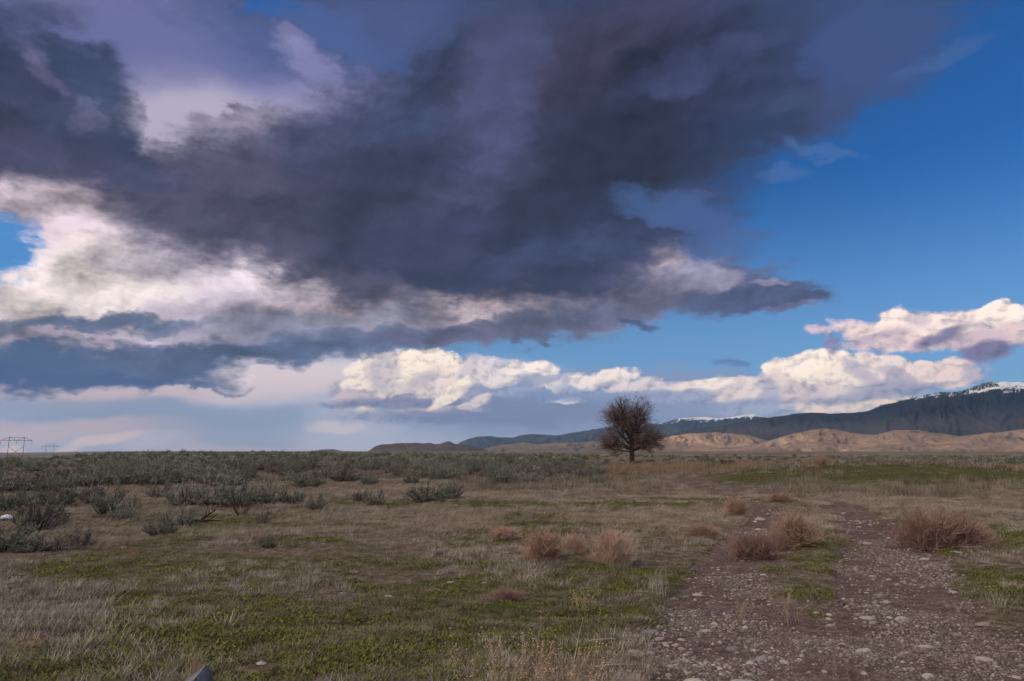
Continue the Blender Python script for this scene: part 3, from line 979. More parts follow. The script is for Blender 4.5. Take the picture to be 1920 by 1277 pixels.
def sunny(x, y):
    """where the cloud sheet is opened to let sun reach the land, as land coordinates"""
    az = np.degrees(np.arctan2(x, y)); r = np.hypot(x, y)
    w = (fbm(x * .0011, y * .0011, 4, 91) - .5)
    band = sstep(4500, 4900, r + w * 500) * (1 - sstep(7500, 8000, r + w * 1800 - 500 * np.cos(az * .35)))
    band = band * sstep(10.5, 12.0, az) * (1 - sstep(27.5, 30.5, az + w * 9))
    band = band * (1 - .9 * sstep(.07, .12, w) * (az > 13))
    p = np.exp(-(((az - 5.2) / 2.6) ** 2 + ((r - 8300) / 420) ** 2)) + np.exp(-(((az - 25.6) / .9) ** 2 + ((r - 9000) / 220) ** 2)) \
        + np.exp(-(((az - 10.5) / 1.2) ** 2 + ((r - 8500) / 250) ** 2))
    return (band > .5) | (p > .5)


step = 110.0
lx = np.arange(-6500, 9500, step); ly = np.arange(-5000, 22000, step)
LX, LY = np.meshgrid(lx, ly)
sun_gap = sunny(LX, LY)
CX = LX + off.x; CY = LY + off.y
low = CZ - 25 - 60 * fbm(CX * .002, CY * .002, 3, 61); top = CZ + 40 + 90 * fbm(CX * .003, CY * .003, 3, 62)
n_, m_2 = LX.shape
idx = np.arange(n_ * m_2).reshape(n_, m_2)
F = np.stack([idx[:-1, :-1], idx[:-1, 1:], idx[1:, 1:], idx[1:, :-1]], -1)
cell_open = (CX > -1.1 * np.maximum(CY, 0) - 500)[:-1, :-1] | sun_gap[:-1, :-1] & sun_gap[1:, 1:] & sun_gap[:-1, 1:] & sun_gap[1:, :-1]
Fk = F[~cell_open].reshape(-1, 4)
cm, cn, cb = material('shade_cloud', 1.0, 0.0)
cb.inputs['Base Color'].default_value = (.82, .82, .84, 1)
cv = np.concatenate([np.stack([CX, CY, low], -1).reshape(-1, 3), np.stack([CX, CY, top], -1).reshape(-1, 3)])
cf = np.concatenate([Fk[:, ::-1], Fk + n_ * m_2])
tag(link('shade_cloud_sheet', make_mesh('shade_cloud_sheet', cv, cf, [cm], smooth=True)), kind='structure')

# ------------------------------------------------------------------ air
hz = bpy.data.materials.new('haze_air'); hz.use_nodes = True
hn = hz.node_tree; hn.nodes.clear()
ho = hn.nodes.new('ShaderNodeOutputMaterial'); hp = hn.nodes.new('ShaderNodeVolumePrincipled')
hp.inputs['Color'].default_value = HAZE_AIR
hp.inputs['Density'].default_value = HAZE_DEN
hp.inputs['Anisotropy'].default_value = 0.2
hn.links.new(hp.outputs[0], ho.inputs['Volume'])
bx = [(x, y, z) for x in (-24600, 24600) for y in (-24600, 24600) for z in (-400, 1650)]
tag(link('haze', make_mesh('haze', bx, [(0, 1, 3, 2), (4, 6, 7, 5), (0, 4, 5, 1), (2, 3, 7, 6), (0, 2, 6, 4), (1, 5, 7, 3)], [hz])), kind='stuff')


# ------------------------------------------------------------------ materials of plants and stones
M_straw = simple_mat('dry_blade', [(.11, .085, .062, 1), (.22, .18, .14, 1), (.42, .36, .30, 1)], 9, .75)
M_pale = simple_mat('bleached_blade', [(.26, .225, .19, 1), (.52, .46, .40, 1)], 9, .6)
M_rust = simple_mat('rusty_blade', [(.20, .135, .085, 1), (.40, .28, .18, 1)], 5, .6)
M_green = simple_mat('green_blade', [(.045, .055, .022, 1), (.095, .105, .040, 1), (.18, .17, .08, 1)], 9, .7)
M_moss = simple_mat('low_weed_leaf', [(.075, .082, .020, 1), (.155, .165, .036, 1), (.25, .24, .07, 1)], 9, .6)
M_sage = simple_mat('sage_leaf', [(.11, .122, .095, 1), (.215, .23, .18, 1), (.38, .39, .33, 1)], 5, .65)
M_sage2 = simple_mat('dusty_sage_leaf', [(.16, .15, .135, 1), (.30, .275, .25, 1)], 5, .5)
M_wood = simple_mat('sage_wood', [(.06, .045, .038, 1), (.13, .105, .09, 1)], 8, .4)
M_tumble = simple_mat('dry_thistle_stem', [(.26, .165, .125, 1), (.45, .31, .24, 1), (.60, .45, .36, 1)], 6, .5)
M_tumble2 = simple_mat('old_thistle_stem', [(.22, .135, .11, 1), (.38, .25, .205, 1)], 6, .5)
M_weed = simple_mat('dry_weed_stem', [(.26, .19, .13, 1), (.46, .36, .25, 1)], 8, .4)
M_seed = simple_mat('seed_head', [(.34, .22, .15, 1), (.55, .40, .29, 1)], 20, .5)


def tuft(name, mat, n, length, width, spread, lean, curve, seed, seg=3, lie=None, lean0=0.0):
    r = random.Random(seed); p = Parts()
    for _ in range(n):
        a = r.uniform(0, 2 * math.pi); d = spread * math.sqrt(r.random())
        az = a + r.gauss(0, .8) if lie is None else lie + r.gauss(0, .7)
        ll = length * r.uniform(.45, 1.1)
        p.blade((d * math.cos(a), d * math.sin(a), -.015), az, r.uniform(lean0, lean), ll, width * r.uniform(.7, 1.3), curve * r.uniform(.2, 1.6), seg)
    return p.mesh(name, [mat])


def leaf_pad(name, mat, n, R, seed):
    r = random.Random(seed); p = Parts()
    for _ in range(n):
        a = r.uniform(0, 2 * math.pi); d = R * math.sqrt(r.random())
        z = .035 * (1 - (d / R) ** 2) * r.random()
        p.blade((d * math.cos(a), d * math.sin(a), z - .006), r.uniform(0, 6.28), r.uniform(.5, 1.4), r.uniform(.014, .034), r.uniform(.007, .014), .5, 2)
    return p.mesh(name, [mat])


straw_t = [tuft('straw_tuft', M_straw, 40, .085, .0036, .10, 1.15, 1.3, 10 + i) for i in range(4)]
lying_t = [tuft('lying_straw', M_straw, 40, .20, .0055, .20, 1.5, .25, 20 + i, lie=.3, lean0=.85) for i in range(3)]
pale_t = [tuft('bleached_tuft', M_pale, 38, .14, .0040, .08, .75, 1.1, 30 + i) for i in range(3)]
green_t = [tuft('green_tuft', M_green, 36, .06, .0042, .09, 1.0, .9, 40 + i) for i in range(3)]
moss_t = [leaf_pad('low_weed', M_moss, 90, .13, 50 + i) for i in range(3)]
rust_t = [tuft('rusty_tuft', M_rust, 30, .75, .018, .35, .30, .35, 60 + i) for i in range(3)]
tall_t = [tuft('tall_straw', M_straw, 30, .40, .010, .25, .5, .6, 70 + i) for i in range(3)]
far_t = [tuft('far_straw', M_straw, 40, .28, .022, .5, .9, .6, 80 + i) for i in range(3)]


def field_points(n, r0, r1, az0=-41, az1=41, power=1.0, seed=0):
    g = np.random.default_rng(seed)
    az = np.radians(g.uniform(az0, az1, n))
    u = g.random(n)
    e = 2 - power
    r = (r0 ** e + u * (r1 ** e - r0 ** e)) ** (1 / e)
    return r * np.sin(az), r * np.cos(az), g


def dens_gravel(x, y):
    return rut_mask(x, y)


def greenness(x, y):
    v = green_field(x, y) + (fbm(x * .9, y * .9, 4, 31, .65) - .5) * 2.0
    w = fbm(x * .28, y * .28, 3, 33)
    return np.clip(np.maximum(sstep(.28, .62, v), sstep(.57, .68, w) * .8 * (1 - sstep(18, 32, y))), 0, 1)


def soilness(x, y):
    return np.clip(near(x, y, HOLES) * 14 + near(x, y, MOUNDS, .8) * 10, 0, 1)


def put(name, protos, x, y, keep, g, smin, smax, dz=0.0, kind='stuff', aniso=1.0, face=None):
    k = g.random(len(x)) < keep
    x, y = x[k], y[k]
    z = ground_h(x, y) + dz
    s = g.uniform(smin, smax, len(x)) * (.75 + .5 * fbm(x * .6, y * .6, 2, 77))
    rz = g.random(len(x)) * 6.28 if face is None else face + g.normal(0, .5, len(x))
    return scatter(name, np.stack([x, y, z], 1), protos, rz, s, g.integers(0, len(protos), len(x)), kind)


# close grass: short straw, green blades and cushions of small weeds
x, y, g = field_points(44000, 4.2, 18, seed=1, power=1.3)
gr = greenness(x, y); gv = dens_gravel(x, y); so = soilness(x, y)
clump = sstep(.42, .62, fbm(x * 1.9, y * 1.9, 4, 35, .6))
put('dry_grass', straw_t, x, y, (1 - gv) ** 2 * (1 - so) * (1 - .25 * gr) * (.20 + .80 * clump), g, .6, 1.25)
x, y, g = field_points(26000, 4.2, 17, seed=2, power=1.3)
gr = greenness(x, y); gv = dens_gravel(x, y); so = soilness(x, y)
put('green_grass', green_t, x, y, (1 - .93 * gv) ** 2 * (1 - so) * (.10 + .70 * gr), g, .55, 1.25)
x, y, g = field_points(10000, 4.2, 24, seed=3, power=1.2)
gr = greenness(x, y); gv = dens_gravel(x, y); so = soilness(x, y)
put('low_green_weeds', moss_t, x, y, (1 - .9 * gv) ** 2 * (1 - so) * np.clip(gr * 1.2 - .1, 0, 1), g, .6, 1.5)
x, y, g = field_points(14000, 4.2, 28, seed=4, power=1.1)
pale = sstep(.50, .66, fbm(x * .5, y * .5, 3, 41)) * .7 + near(x, y, [(470, 1095, .8, .45, 2.5), (540, 1100, .8, .3, 1.2), (250, 1240, .5, .3, 1), (60, 1150, .8, .4, 1), (1225, 1088, .3, .3, 1), (1190, 1060, .5, .3, .6), (100, 1110, 1.6, .3, .6), (820, 990, 3, .6, .8), (700, 1000, 3, .8, .5),
                                                                  (350, 1250, .5, .3, .7), (1250, 1010, 1.5, .4, .6)])
put('bleached_grass', pale_t, x, y, (1 - dens_gravel(x, y)) ** 2 * np.clip(pale, 0, 1) * (1 - .5 * greenness(x, y)), g, .7, 1.35)
# middle distance
x, y, g = field_points(42000, 15, 48, seed=5, power=1.0)
gr = greenness(x, y); gv = dens_gravel(x, y)
put('matted_straw', lying_t + straw_t[:1], x, y, (1 - gv) ** 2 * (1 - soilness(x, y)) * (1 - .92 * gr) * (.35 + .65 * sstep(.35, .6, fbm(x * .8, y * .8, 3, 45))), g, .8, 1.6, face=.2)
x, y, g = field_points(20000, 15, 50, seed=6, power=1.0)
put('mid_green_grass', green_t, x, y, (1 - dens_gravel(x, y)) ** 2 * np.clip(greenness(x, y) * 1.1, .03, 1), g, 1.0, 2.0)
x, y, g = field_points(26000, 42, 170, seed=7, power=1.0)
put('far_dry_grass', far_t, x, y, .35 + .65 * sstep(.4, .6, fbm(x * .10, y * .10, 3, 47)) * (1 - .7 * greenness(x, y)), g, .7, 1.3)
# rusty and tan standing grass behind the mound and by the tree
x, y, g = field_points(30000, 30, 95, az0=6, az1=41, seed=8, power=.8)
pxs = x / y * 1280 * 1.0 + 960
row = np.exp(-((y - 60 - 4 * np.sin(x * .2)) / 6) ** 2) * sstep(13, 20, x) * (1 - .8 * np.exp(-((x - 29) / 3) ** 2)) + .9 * np.exp(-((y - 54) / 5) ** 2) * sstep(30, 38, x)
redn = .9 * near(x, y, [(1165, 886, 4, 2.2, 1), (1240, 882, 5, 3, .7), (1370, 874, 6, 3, .9), (1300, 880, 5, 3, .6)])
put('tan_reeds', rust_t, x, y, np.clip(row * sstep(.40, .5, fbm(x * .35, y * .35, 2, 49)) * .8 + redn * .35, 0, 1), g, .65, 1.15)
x, y, g = field_points(9000, 30, 80, az0=-6, az1=41, seed=9, power=.8)
put('tall_dry_grass', tall_t, x, y, np.clip(row[:len(x)] * 0 + sstep(.5, .62, fbm(x * .2, y * .2, 3, 51)), 0, 1) * .7 * (1 - rut_mask(x, y)), g, .7, 1.3)


# ------------------------------------------------------------------ sagebrush
def sage_meshes(seed, dusty=False, dead=False, nst=34, dens=1.35):
    r = random.Random(seed); st = Parts(); fo = Parts()
    sx = r.uniform(.85, 1.15)
    for k in range(nst):
        a = 2 * math.pi * k / nst + r.uniform(-.3, .3); lean = 1.38 * math.sqrt(r.random())
        L = r.uniform(.78, 1.05) * (1.0 - .24 * lean)
        p0 = Vector((.05 * math.cos(a), .05 * math.sin(a), -.05))
        d = Vector((math.cos(a) * math.sin(lean) * sx, math.sin(a) * math.sin(lean), math.cos(lean)))
        p1 = p0 + d * L * .4 + Vector((r.gauss(0, .03), r.gauss(0, .03), 0))
        d2 = (d + Vector((0, 0, .42))).normalized()
        p2 = p1 + d2 * L * .45
        st.tube([p0, p1, p2], [.022, .012, .004], 4)
        for j in range(int(7 * (1 if not dead else 1.6))):
            t = r.uniform(.25, 1)
            q0 = p0.lerp(p1, t * 2) if t < .5 else p1.lerp(p2, (t - .5) * 2)
            dd = (d2 + Vector((r.gauss(0, .45), r.gauss(0, .45), r.gauss(.25, .3)))).normalized()
            q1 = q0 + dd * r.uniform(.12, .30)
            st.tube([q0, q1], [.006, .0025], 3)
            if dead:
                continue
            for i in range(int(11 * dens)):
                u = r.uniform(.15, 1.1)
                c = q0.lerp(q1, u)
                az = r.uniform(0, 6.28)
                fo.blade((c.x + r.gauss(0, .02), c.y + r.gauss(0, .02), c.z), az, r.uniform(.05, .9), r.uniform(.035, .08), r.uniform(.014, .025), r.uniform(-.3, .3), 2)
    sm = st.mesh('sage_stems', [M_wood])
    fm_ = None if dead else fo.mesh('sage_foliage', [M_sage2 if dusty else M_sage])
    return sm, fm_


SAGE = [sage_meshes(100 + i, dusty=(i in (2, 5))) for i in range(6)]
def box_of(me):
    v = np.empty(len(me.vertices) * 3, np.float32); me.vertices.foreach_get('co', v); v = v.reshape(-1, 3)
    return (np.percentile(np.abs(v[:, 0]), 97) * 2 + np.percentile(np.abs(v[:, 1]), 97) * 2) / 2, np.percentile(v[:, 2], 98.5)


def fit(me, w, h):
    a, b = box_of(me)
    w *= .74
    return (w / a, w / a, h / b)


SD = [box_of(b) for a, b in SAGE]
DEADS = [sage_meshes(140 + i, dead=True, nst=14) for i in range(2)]


def joined(a, b, name):
    va = np.empty(len(a.vertices) * 3, np.float32); a.vertices.foreach_get('co', va)
    vb = np.empty(len(b.vertices) * 3, np.float32); b.vertices.foreach_get('co', vb)
    fa = [tuple(p.vertices) for p in a.polygons]; k = len(a.vertices)
    fb = [tuple(i + k for i in p.vertices) for p in b.polygons]
    me = make_mesh(name, np.concatenate([va.reshape(-1, 3), vb.reshape(-1, 3)]), fa + fb, [a.materials[0], b.materials[0]])
    me.polygons.foreach_set('material_index', np.array([0] * len(fa) + [1] * len(fb), np.int32))
    return me


SAGE_J = [joined(a, b, 'sagebrush') for a, b in SAGE]

# far shrubs: coarser, made to be seen from far off
def far_sage(seed):
    r = random.Random(seed); p = Parts()
    for _ in range(420):
        a = r.uniform(0, 6.28); e = math.acos(r.uniform(.0, 1)); rr = r.uniform(.55, 1.0) * (1 + .18 * math.sin(a * 3 + seed))
        c = (rr * .62 * math.sin(e) * math.cos(a), rr * .62 * math.sin(e) * math.sin(a), rr * .95 * math.cos(e) * .85 + .02)
        p.blade(c, a + r.gauss(0, .6), r.uniform(.1, .8), r.uniform(.12, .24), r.uniform(.04, .08), .2, 2)
    return p.mesh('far_sagebrush', [M_sage])


FARS = [far_sage(i) for i in range(3)]

# (px, py of the foot, width in m, height in m, which, label)
SPECIAL = [
    (800, 943, 1.45, .66, 0, 'broad grey-green sagebrush standing alone in the dry grass left of centre'),
    (845, 936, .85, .62, 3, 'dark sagebrush touching the right side of the lone broad sagebrush'),
    (703, 947, .62, .50, 1, 'small round sagebrush standing left of the lone broad sagebrush'),
    (678, 938, .55, .40, 2, 'thin brownish sagebrush behind the small round sagebrush'),
    (303, 994, .66, .46, 1, 'short bright green-grey sagebrush in front of the dead branch'),
    (348, 978, .50, .50, 4, 'upright sagebrush close to the left end of the dead branch'),
    (498, 1018, .28, .28, 3, 'tiny lone sagebrush seedling in matted dry grass'),
    (345, 948, 1.15, .85, 0, 'full sagebrush at the left end of the middle thicket'),
    (395, 950, 1.00, .75, 3, 'grey-green sagebrush second from the left in the middle thicket'),
    (445, 952, 1.05, .80, 4, 'bushy sagebrush in the centre of the middle thicket'),
    (500, 947, 1.10, .75, 0, 'wide sagebrush right of centre in the middle thicket'),
    (545, 945, .85, .60, 1, 'low sagebrush at the right end of the middle thicket'),
    (300, 935, .85, .60, 5, 'dusty sagebrush just left of the middle thicket'),
    (200, 962, .95, .85, 4, 'tall pale sagebrush between the straw patch and the left thicket'),
    (228, 966, .60, .50, 0, 'low sagebrush at the right foot of the tall pale sagebrush'),
    (175, 945, .90, .60, 2, 'brownish sagebrush behind the tall pale sagebrush'),
    (90, 922, .95, .60, 3, 'dark sagebrush in the rusty grass near the left edge'),
    (70, 985, .95, .80, 2, 'spindly grey sagebrush with bare upright twigs near the left edge'),
    (112, 976, .45, .35, 1, 'small low sagebrush right of the spindly grey sagebrush'),
    (20, 958, 1.0, .62, 3, 'dark sagebrush cut by the left edge above the white litter'),
    (60, 950, 1.0, .58, 0, 'grey-green sagebrush behind the spindly grey sagebrush'),
    (105, 950, 1.05, .65, 3, 'dark rounded sagebrush at the right end of the left thicket'),
    (12, 1028, .85, .55, 4, 'big sagebrush cut by the left edge over the dark hollow'),
    (60, 1030, .65, .32, 5, 'low dusty sagebrush right of the big one at the left edge'),
    (110, 1025, .60, .26, 5, 'flat dusty sagebrush on the rim of the dark hollow'),
    (150, 1015, .55, .30, 2, 'flat brownish sagebrush above the dark hollow'),
    (592, 955, .60, .50, 5, 'thin sagebrush with a dark trunk standing alone in the straw'),
    (1120, 905, .8, .4, 3, 'low dark sagebrush at the right end of the left belt'),
]
spots = []
for px, py, w, h, k, lab in SPECIAL:
    x, y = gp(px, py)
    root = bpy.data.objects.new('sagebrush', None); coll.objects.link(root)
    root.location = (x, y, float(ground_h(x, y)) - .02)
    root.rotation_euler = (0, 0, random.uniform(0, 6.28)); root.scale = (w / SD[k][0], w / SD[k][0], h * .98 / SD[k][1])
    link('stems', SAGE[k][0], parent=root); link('foliage', SAGE[k][1], parent=root)
    tag(root, lab, 'sagebrush', 'sagebrush scattered over the near plain')
    spots.append((x, y, w))

# the belt of sagebrush across the left half, thinning to the right
def belt_density(x, y):
    px = x / y * 1263 + 960
    r = np.hypot(x, y)
    az = np.degrees(np.arctan2(x, y))
    edge = np.interp(px, [-100, 0, 150, 300, 560, 760, 900, 1100, 1180], [31, 34, 38, 37, 36, 36, 37, 40, 70])
    d = sstep(-1.5, 2.5, r - edge + (fbm(x * .25, y * .25, 3, 71) - .5) * 9)
    gap = np.where(px < 700, .36, .40) - .12 * sstep(70, 110, r)
    d = d * (.08 + .92 * sstep(gap, gap + .12, fbm(x * .10, y * .06, 3, 73)))
    d = d * np.where(px > 700, 1 - .45 * sstep(50, 90, r), 1) * (1 - sstep(1020, 1150, px) * .96)
    right = sstep(1480, 1700, px) * sstep(75, 95, r) * (1 - sstep(190, 260, r)) * sstep(.30, .5, fbm(x * .06, y * .04, 3, 75))
    few = .03 * (r > 60)
    return np.clip(np.maximum(np.maximum(d, right), few), 0, 1)


x, y, g = field_points(30000, 24, 330, seed=21, power=1.0)
r_ = np.hypot(x, y)
keep = g.random(len(x)) < belt_density(x, y) * np.interp(r_, [40, 55, 90, 200], [.24, .30, .38, .7])
x, y = x[keep], y[keep]
order = np.argsort(np.hypot(x, y)); x, y = x[order], y[order]
cells = {}; kx = []; ky = []
for a, b_ in zip(x, y):                                            # keep a little room between bushes
    rr = math.hypot(a, b_)
    sp = 1.15 if rr < 60 else (1.35 if rr < 120 else 1.9)
    c = (int(a // 2), int(b_ // 2)); ok = True
    for i in (-1, 0, 1):
        for j in (-1, 0, 1):
            for (u, v) in cells.get((c[0] + i, c[1] + j), ()):
                if (u - a) ** 2 + (v - b_) ** 2 < sp * sp:
                    ok = False; break
            if not ok: break
        if not ok: break
    if ok and all(math.hypot(a - u, b_ - v) > .8 for u, v, _ in spots):
        cells.setdefault(c, []).append((a, b_)); kx.append(a); ky.append(b_)
kx = np.array(kx); ky = np.array(ky)
NIND = 270
pal = ['grey-green', 'darker green-grey', 'dusty brownish grey']
for i in range(min(NIND, len(kx))):
    a, b_ = kx[i], ky[i]
    k = int(g.integers(0, 6)); px = a / b_ * 1263 + 960
    o = link('sagebrush', SAGE_J[k], (a, b_, float(ground_h(a, b_)) - .03), g.uniform(0, 6.28))
    w = g.uniform(.85, 1.75); o.scale = (w / SD[k][0], w / SD[k][0], min(1.05, w * g.uniform(.48, .70)) / SD[k][1])
    land = next(t for lim, t in ((40, 'under the larger power tower'), (110, 'under the smaller power tower'), (200, 'right of the smaller power tower'), (290, 'behind the tall pale sagebrush'),
                                 (400, 'behind left half of middle thicket'), (520, 'behind right half of middle thicket'), (640, 'below the faint distant hill'), (720, 'below the left slope of the mesa'),
                                 (800, 'below the flat top of the mesa'), (870, 'below the small pointed butte'), (960, 'below the left end of the blue range'), (1060, 'below the middle of the blue range'),
                                 (1180, 'just left of the lone tree'), (1500, 'between the lone tree and the mound'), (1700, 'beyond the mound'), (9999, 'beyond the tan reeds at right')) if px < lim)
    rd = math.hypot(a, b_)
    row = 'front row' if rd < 41 else ('second row' if rd < 46 else ('third row' if rd < 52 else ('fourth row' if rd < 58 else 'rear rows')))
    size_ = 'narrow' if w < 1.3 else ('medium-sized' if w < 1.62 else 'broad')
    tone_ = {0: 'green-grey', 1: 'green-grey', 2: 'dusty brown-grey', 3: 'dark green-grey', 4: 'dark green-grey', 5: 'dusty brown-grey'}[k]
    tall_ = 'tall' if o.scale[2] * SD[k][1] > 1.0 else 'low'
    tag(o, f'{size_} {tall_} {tone_} sagebrush, {row}, {land}', 'sagebrush', 'sagebrush belt below the horizon')
rest = slice(NIND, None)
rx, ry = kx[rest], ky[rest]; rr = np.hypot(rx, ry)
nearm = rr < 75
w = g.uniform(.8, 1.35, len(rx)); hgt = np.where(g.random(len(rx)) < .07, g.uniform(1.1, 1.4, len(rx)), g.uniform(.45, .95, len(rx)))
zz_ = ground_h(rx, ry) - .03
scatter('sagebrush_belt', np.stack([rx, ry, zz_], 1)[nearm], SAGE_J, g.random(nearm.sum()) * 6.28, np.stack([w, w, hgt * 1.1], 1)[nearm], g.integers(0, 6, nearm.sum()))
scatter('far_sagebrush', np.stack([rx, ry, zz_], 1)[~nearm], FARS, g.random((~nearm).sum()) * 6.28, np.stack([w * 1.25, w * 1.25, hgt * 1.05], 1)[~nearm], g.integers(0, 3, (~nearm).sum()))
print('sage', len(kx), nearm.sum())

# dead sagebrush
for px, py, w, h, k, lab in (
        (500, 1000, .0, .0, 0, ''),
        (450, 962, .75, .55, 0, 'dead grey sagebrush with bare pale twigs in front of the middle thicket'),
        (250, 955, .60, .50, 1, 'bare dead sagebrush right of the tall pale sagebrush'),
        (495, 975, .60, .40, 1, 'collapsed dead sagebrush with dark twigs in the straw'),
        (40, 975, .45, .38, 0, 'bare dark dead sagebrush just right of the white litter'),
        (668, 940, .35, .40, 1, 'small crooked dead sagebrush at the left of the small round sagebrush'),
        (735, 955, .45, .20, 0, 'low dark dead sagebrush in front of the lone broad sagebrush')):
    if not lab:
        continue
    x, y = gp(px, py)
    o = link('dead_sagebrush', DEADS[k][0], (x, y, float(ground_h(x, y)) - .02), random.uniform(0, 6.28), fit(DEADS[k][0], w, h))
    tag(o, lab, 'dead shrub', 'dead sagebrush')


# ------------------------------------------------------------------ dry tumbleweeds
def tumbleweed(seed, mat, dome=.62, n=380, up=.35, r0=.0042):
    r = random.Random(seed); p = Parts()
    lobes = [(r.uniform(-.16, .16), r.uniform(-.16, .16), r.uniform(.62, 1.08)) for _ in range(4)]
    for k in range(n):
        cx, cy, ls = lobes[k % 4]
        a = r.uniform(0, 6.28); e = r.uniform(.05, 1.45)
        d = Vector((math.cos(a) * math.sin(e), math.sin(a) * math.sin(e), math.cos(e) * dome / .5))
        L = r.uniform(.26, .5) * ls * (1.25 if r.random() < .06 else 1)
        q = Vector((cx + r.gauss(0, .04), cy + r.gauss(0, .04), 0)); pts = [q]; rad = [r0 * 1.5]
        for s_ in range(3):
            d = (d + Vector((r.gauss(0, .28), r.gauss(0, .28), up * .3 + r.gauss(0, .15)))).normalized() * 1.0
            q = q + Vector((d.x, d.y, d.z * dome / .5 * .75)) * L / 3; q.z = max(q.z, .01)
            pts.append(q); rad.append(r0 * (1.1 - .3 * s_))
            for _ in range(3):
                dd = (d + Vector((r.gauss(0, .7), r.gauss(0, .7), r.gauss(.25, .5)))).normalized()
                q2 = q + dd * r.uniform(.05, .13); q2.z = max(q2.z, .005)
                p.tube([q, q2], [r0 * .8, r0 * .35], 3)
        p.tube(pts, rad, 3)
    return p.mesh('dry_tumbleweed', [mat])


TW = [tumbleweed(1, M_tumble), tumbleweed(2, M_tumble2, .5), tumbleweed(3, M_tumble, .7, 300, .8), tumbleweed(4, M_tumble2, .62)]
for px, py, w, h, k, lab in (
        (1415, 1034, 1.02, .42, 1, 'dark reddish-brown tumbleweed in the middle of the track, left and nearer of the pair'),
        (1497, 1012, 1.18, .58, 0, 'paler tan tumbleweed in the middle of the track, right and farther of the pair'),
        (1462, 1018, .55, .34, 3, 'small brown tumbleweed squeezed between the pair in the middle of the track'),
        (1770, 1020, 1.75, .66, 3, 'very wide low reddish-brown tumbleweed right of the track'),
        (1830, 1014, .70, .40, 1, 'small dark tumbleweed against the right side of the very wide one'),
        (1710, 1010, .75, .42, 1, 'dark tumbleweed forming the left lobe beside the very wide one'),
        (1140, 1052, .92, .50, 2, 'upright fan-shaped pinkish tumbleweed left of the track'),
        (1025, 1043, .95, .44, 2, 'pinkish tumbleweed further left than the fan-shaped one'),
        (1075, 1035, .60, .30, 0, 'low pinkish tumbleweed between the two upright pinkish ones'),
        (935, 1008, .8, .26, 2, 'small faint pink tumbleweed in pale grass near the bare dirt mound'),
        (1385, 962, 1.0, .50, 2, 'upright tan tumbleweed at the left edge of the track further up'),
        (1455, 940, 1.0, .30, 2, 'tan tumbleweed clump between the ruts where the track bends'),
        (1310, 1000, .8, .26, 2, 'straw-coloured tumbleweed on the left verge of the track'),
        (945, 1118, .42, .14, 1, 'flattened dark grey tumbleweed lying in a hollow among green moss'),
        (1540, 906, 1.1, .60, 2, 'twiggy tan shrub on the near slope of the mound')):
    x, y = gp(px, py)
    o = link('tumbleweed', TW[k], (x, y, float(ground_h(x, y)) - .02), random.uniform(0, 6.28), fit(TW[k], w, h))
    tag(o, lab, 'tumbleweed', 'dry tumbleweeds by the track')


# ------------------------------------------------------------------ standing weeds in the foreground
def weed(seed, n, H, seeds, lean=.35, spread=.12, branch=5, mat=None, rad=.0022):
    r = random.Random(seed); p = Parts(); h = Parts()
    for k in range(n):
        a = r.uniform(0, 6.28); b0 = Vector((r.gauss(0, spread), r.gauss(0, spread), -.01))
        d = Vector((math.cos(a) * lean * r.random(), math.sin(a) * lean * r.random(), 1)).normalized()
        L = H * r.uniform(.55, 1.05); q = b0; pts = [q]; rr = [rad * 1.5]
        for s_ in range(5):
            d = (d + Vector((r.gauss(0, .12), r.gauss(0, .12), 0))).normalized(); q = q + d * L / 5; pts.append(q); rr.append(rad * (1.3 - .18 * s_))
            for _ in range(branch if s_ > 0 else 1):
                if r.random() < .5:
                    dd = (d + Vector((r.gauss(0, .55), r.gauss(0, .55), .2))).normalized(); e = q + dd * r.uniform(.04, .16) * H / .4
                    p.tube([q, e], [rad * .7, rad * .35], 3)
                    if seeds:
                        for _ in range(2):
                            c = q.lerp(e, r.uniform(.6, 1.05)); t = r.uniform(.004, .009)
                            h.add([(c.x - t, c.y, c.z), (c.x + t, c.y, c.z), (c.x, c.y - t, c.z), (c.x, c.y + t, c.z), (c.x, c.y, c.z - t * .7), (c.x, c.y, c.z + t * .7)],
                                  [(0, 2, 5), (2, 1, 5), (1, 3, 5), (3, 0, 5), (2, 0, 4), (1, 2, 4), (3, 1, 4), (0, 3, 4)])
        p.tube(pts, rr, 3)
    return p.mesh('weed_stems', [mat or M_weed]), (h.mesh('weed_seeds', [M_seed]) if seeds else None)


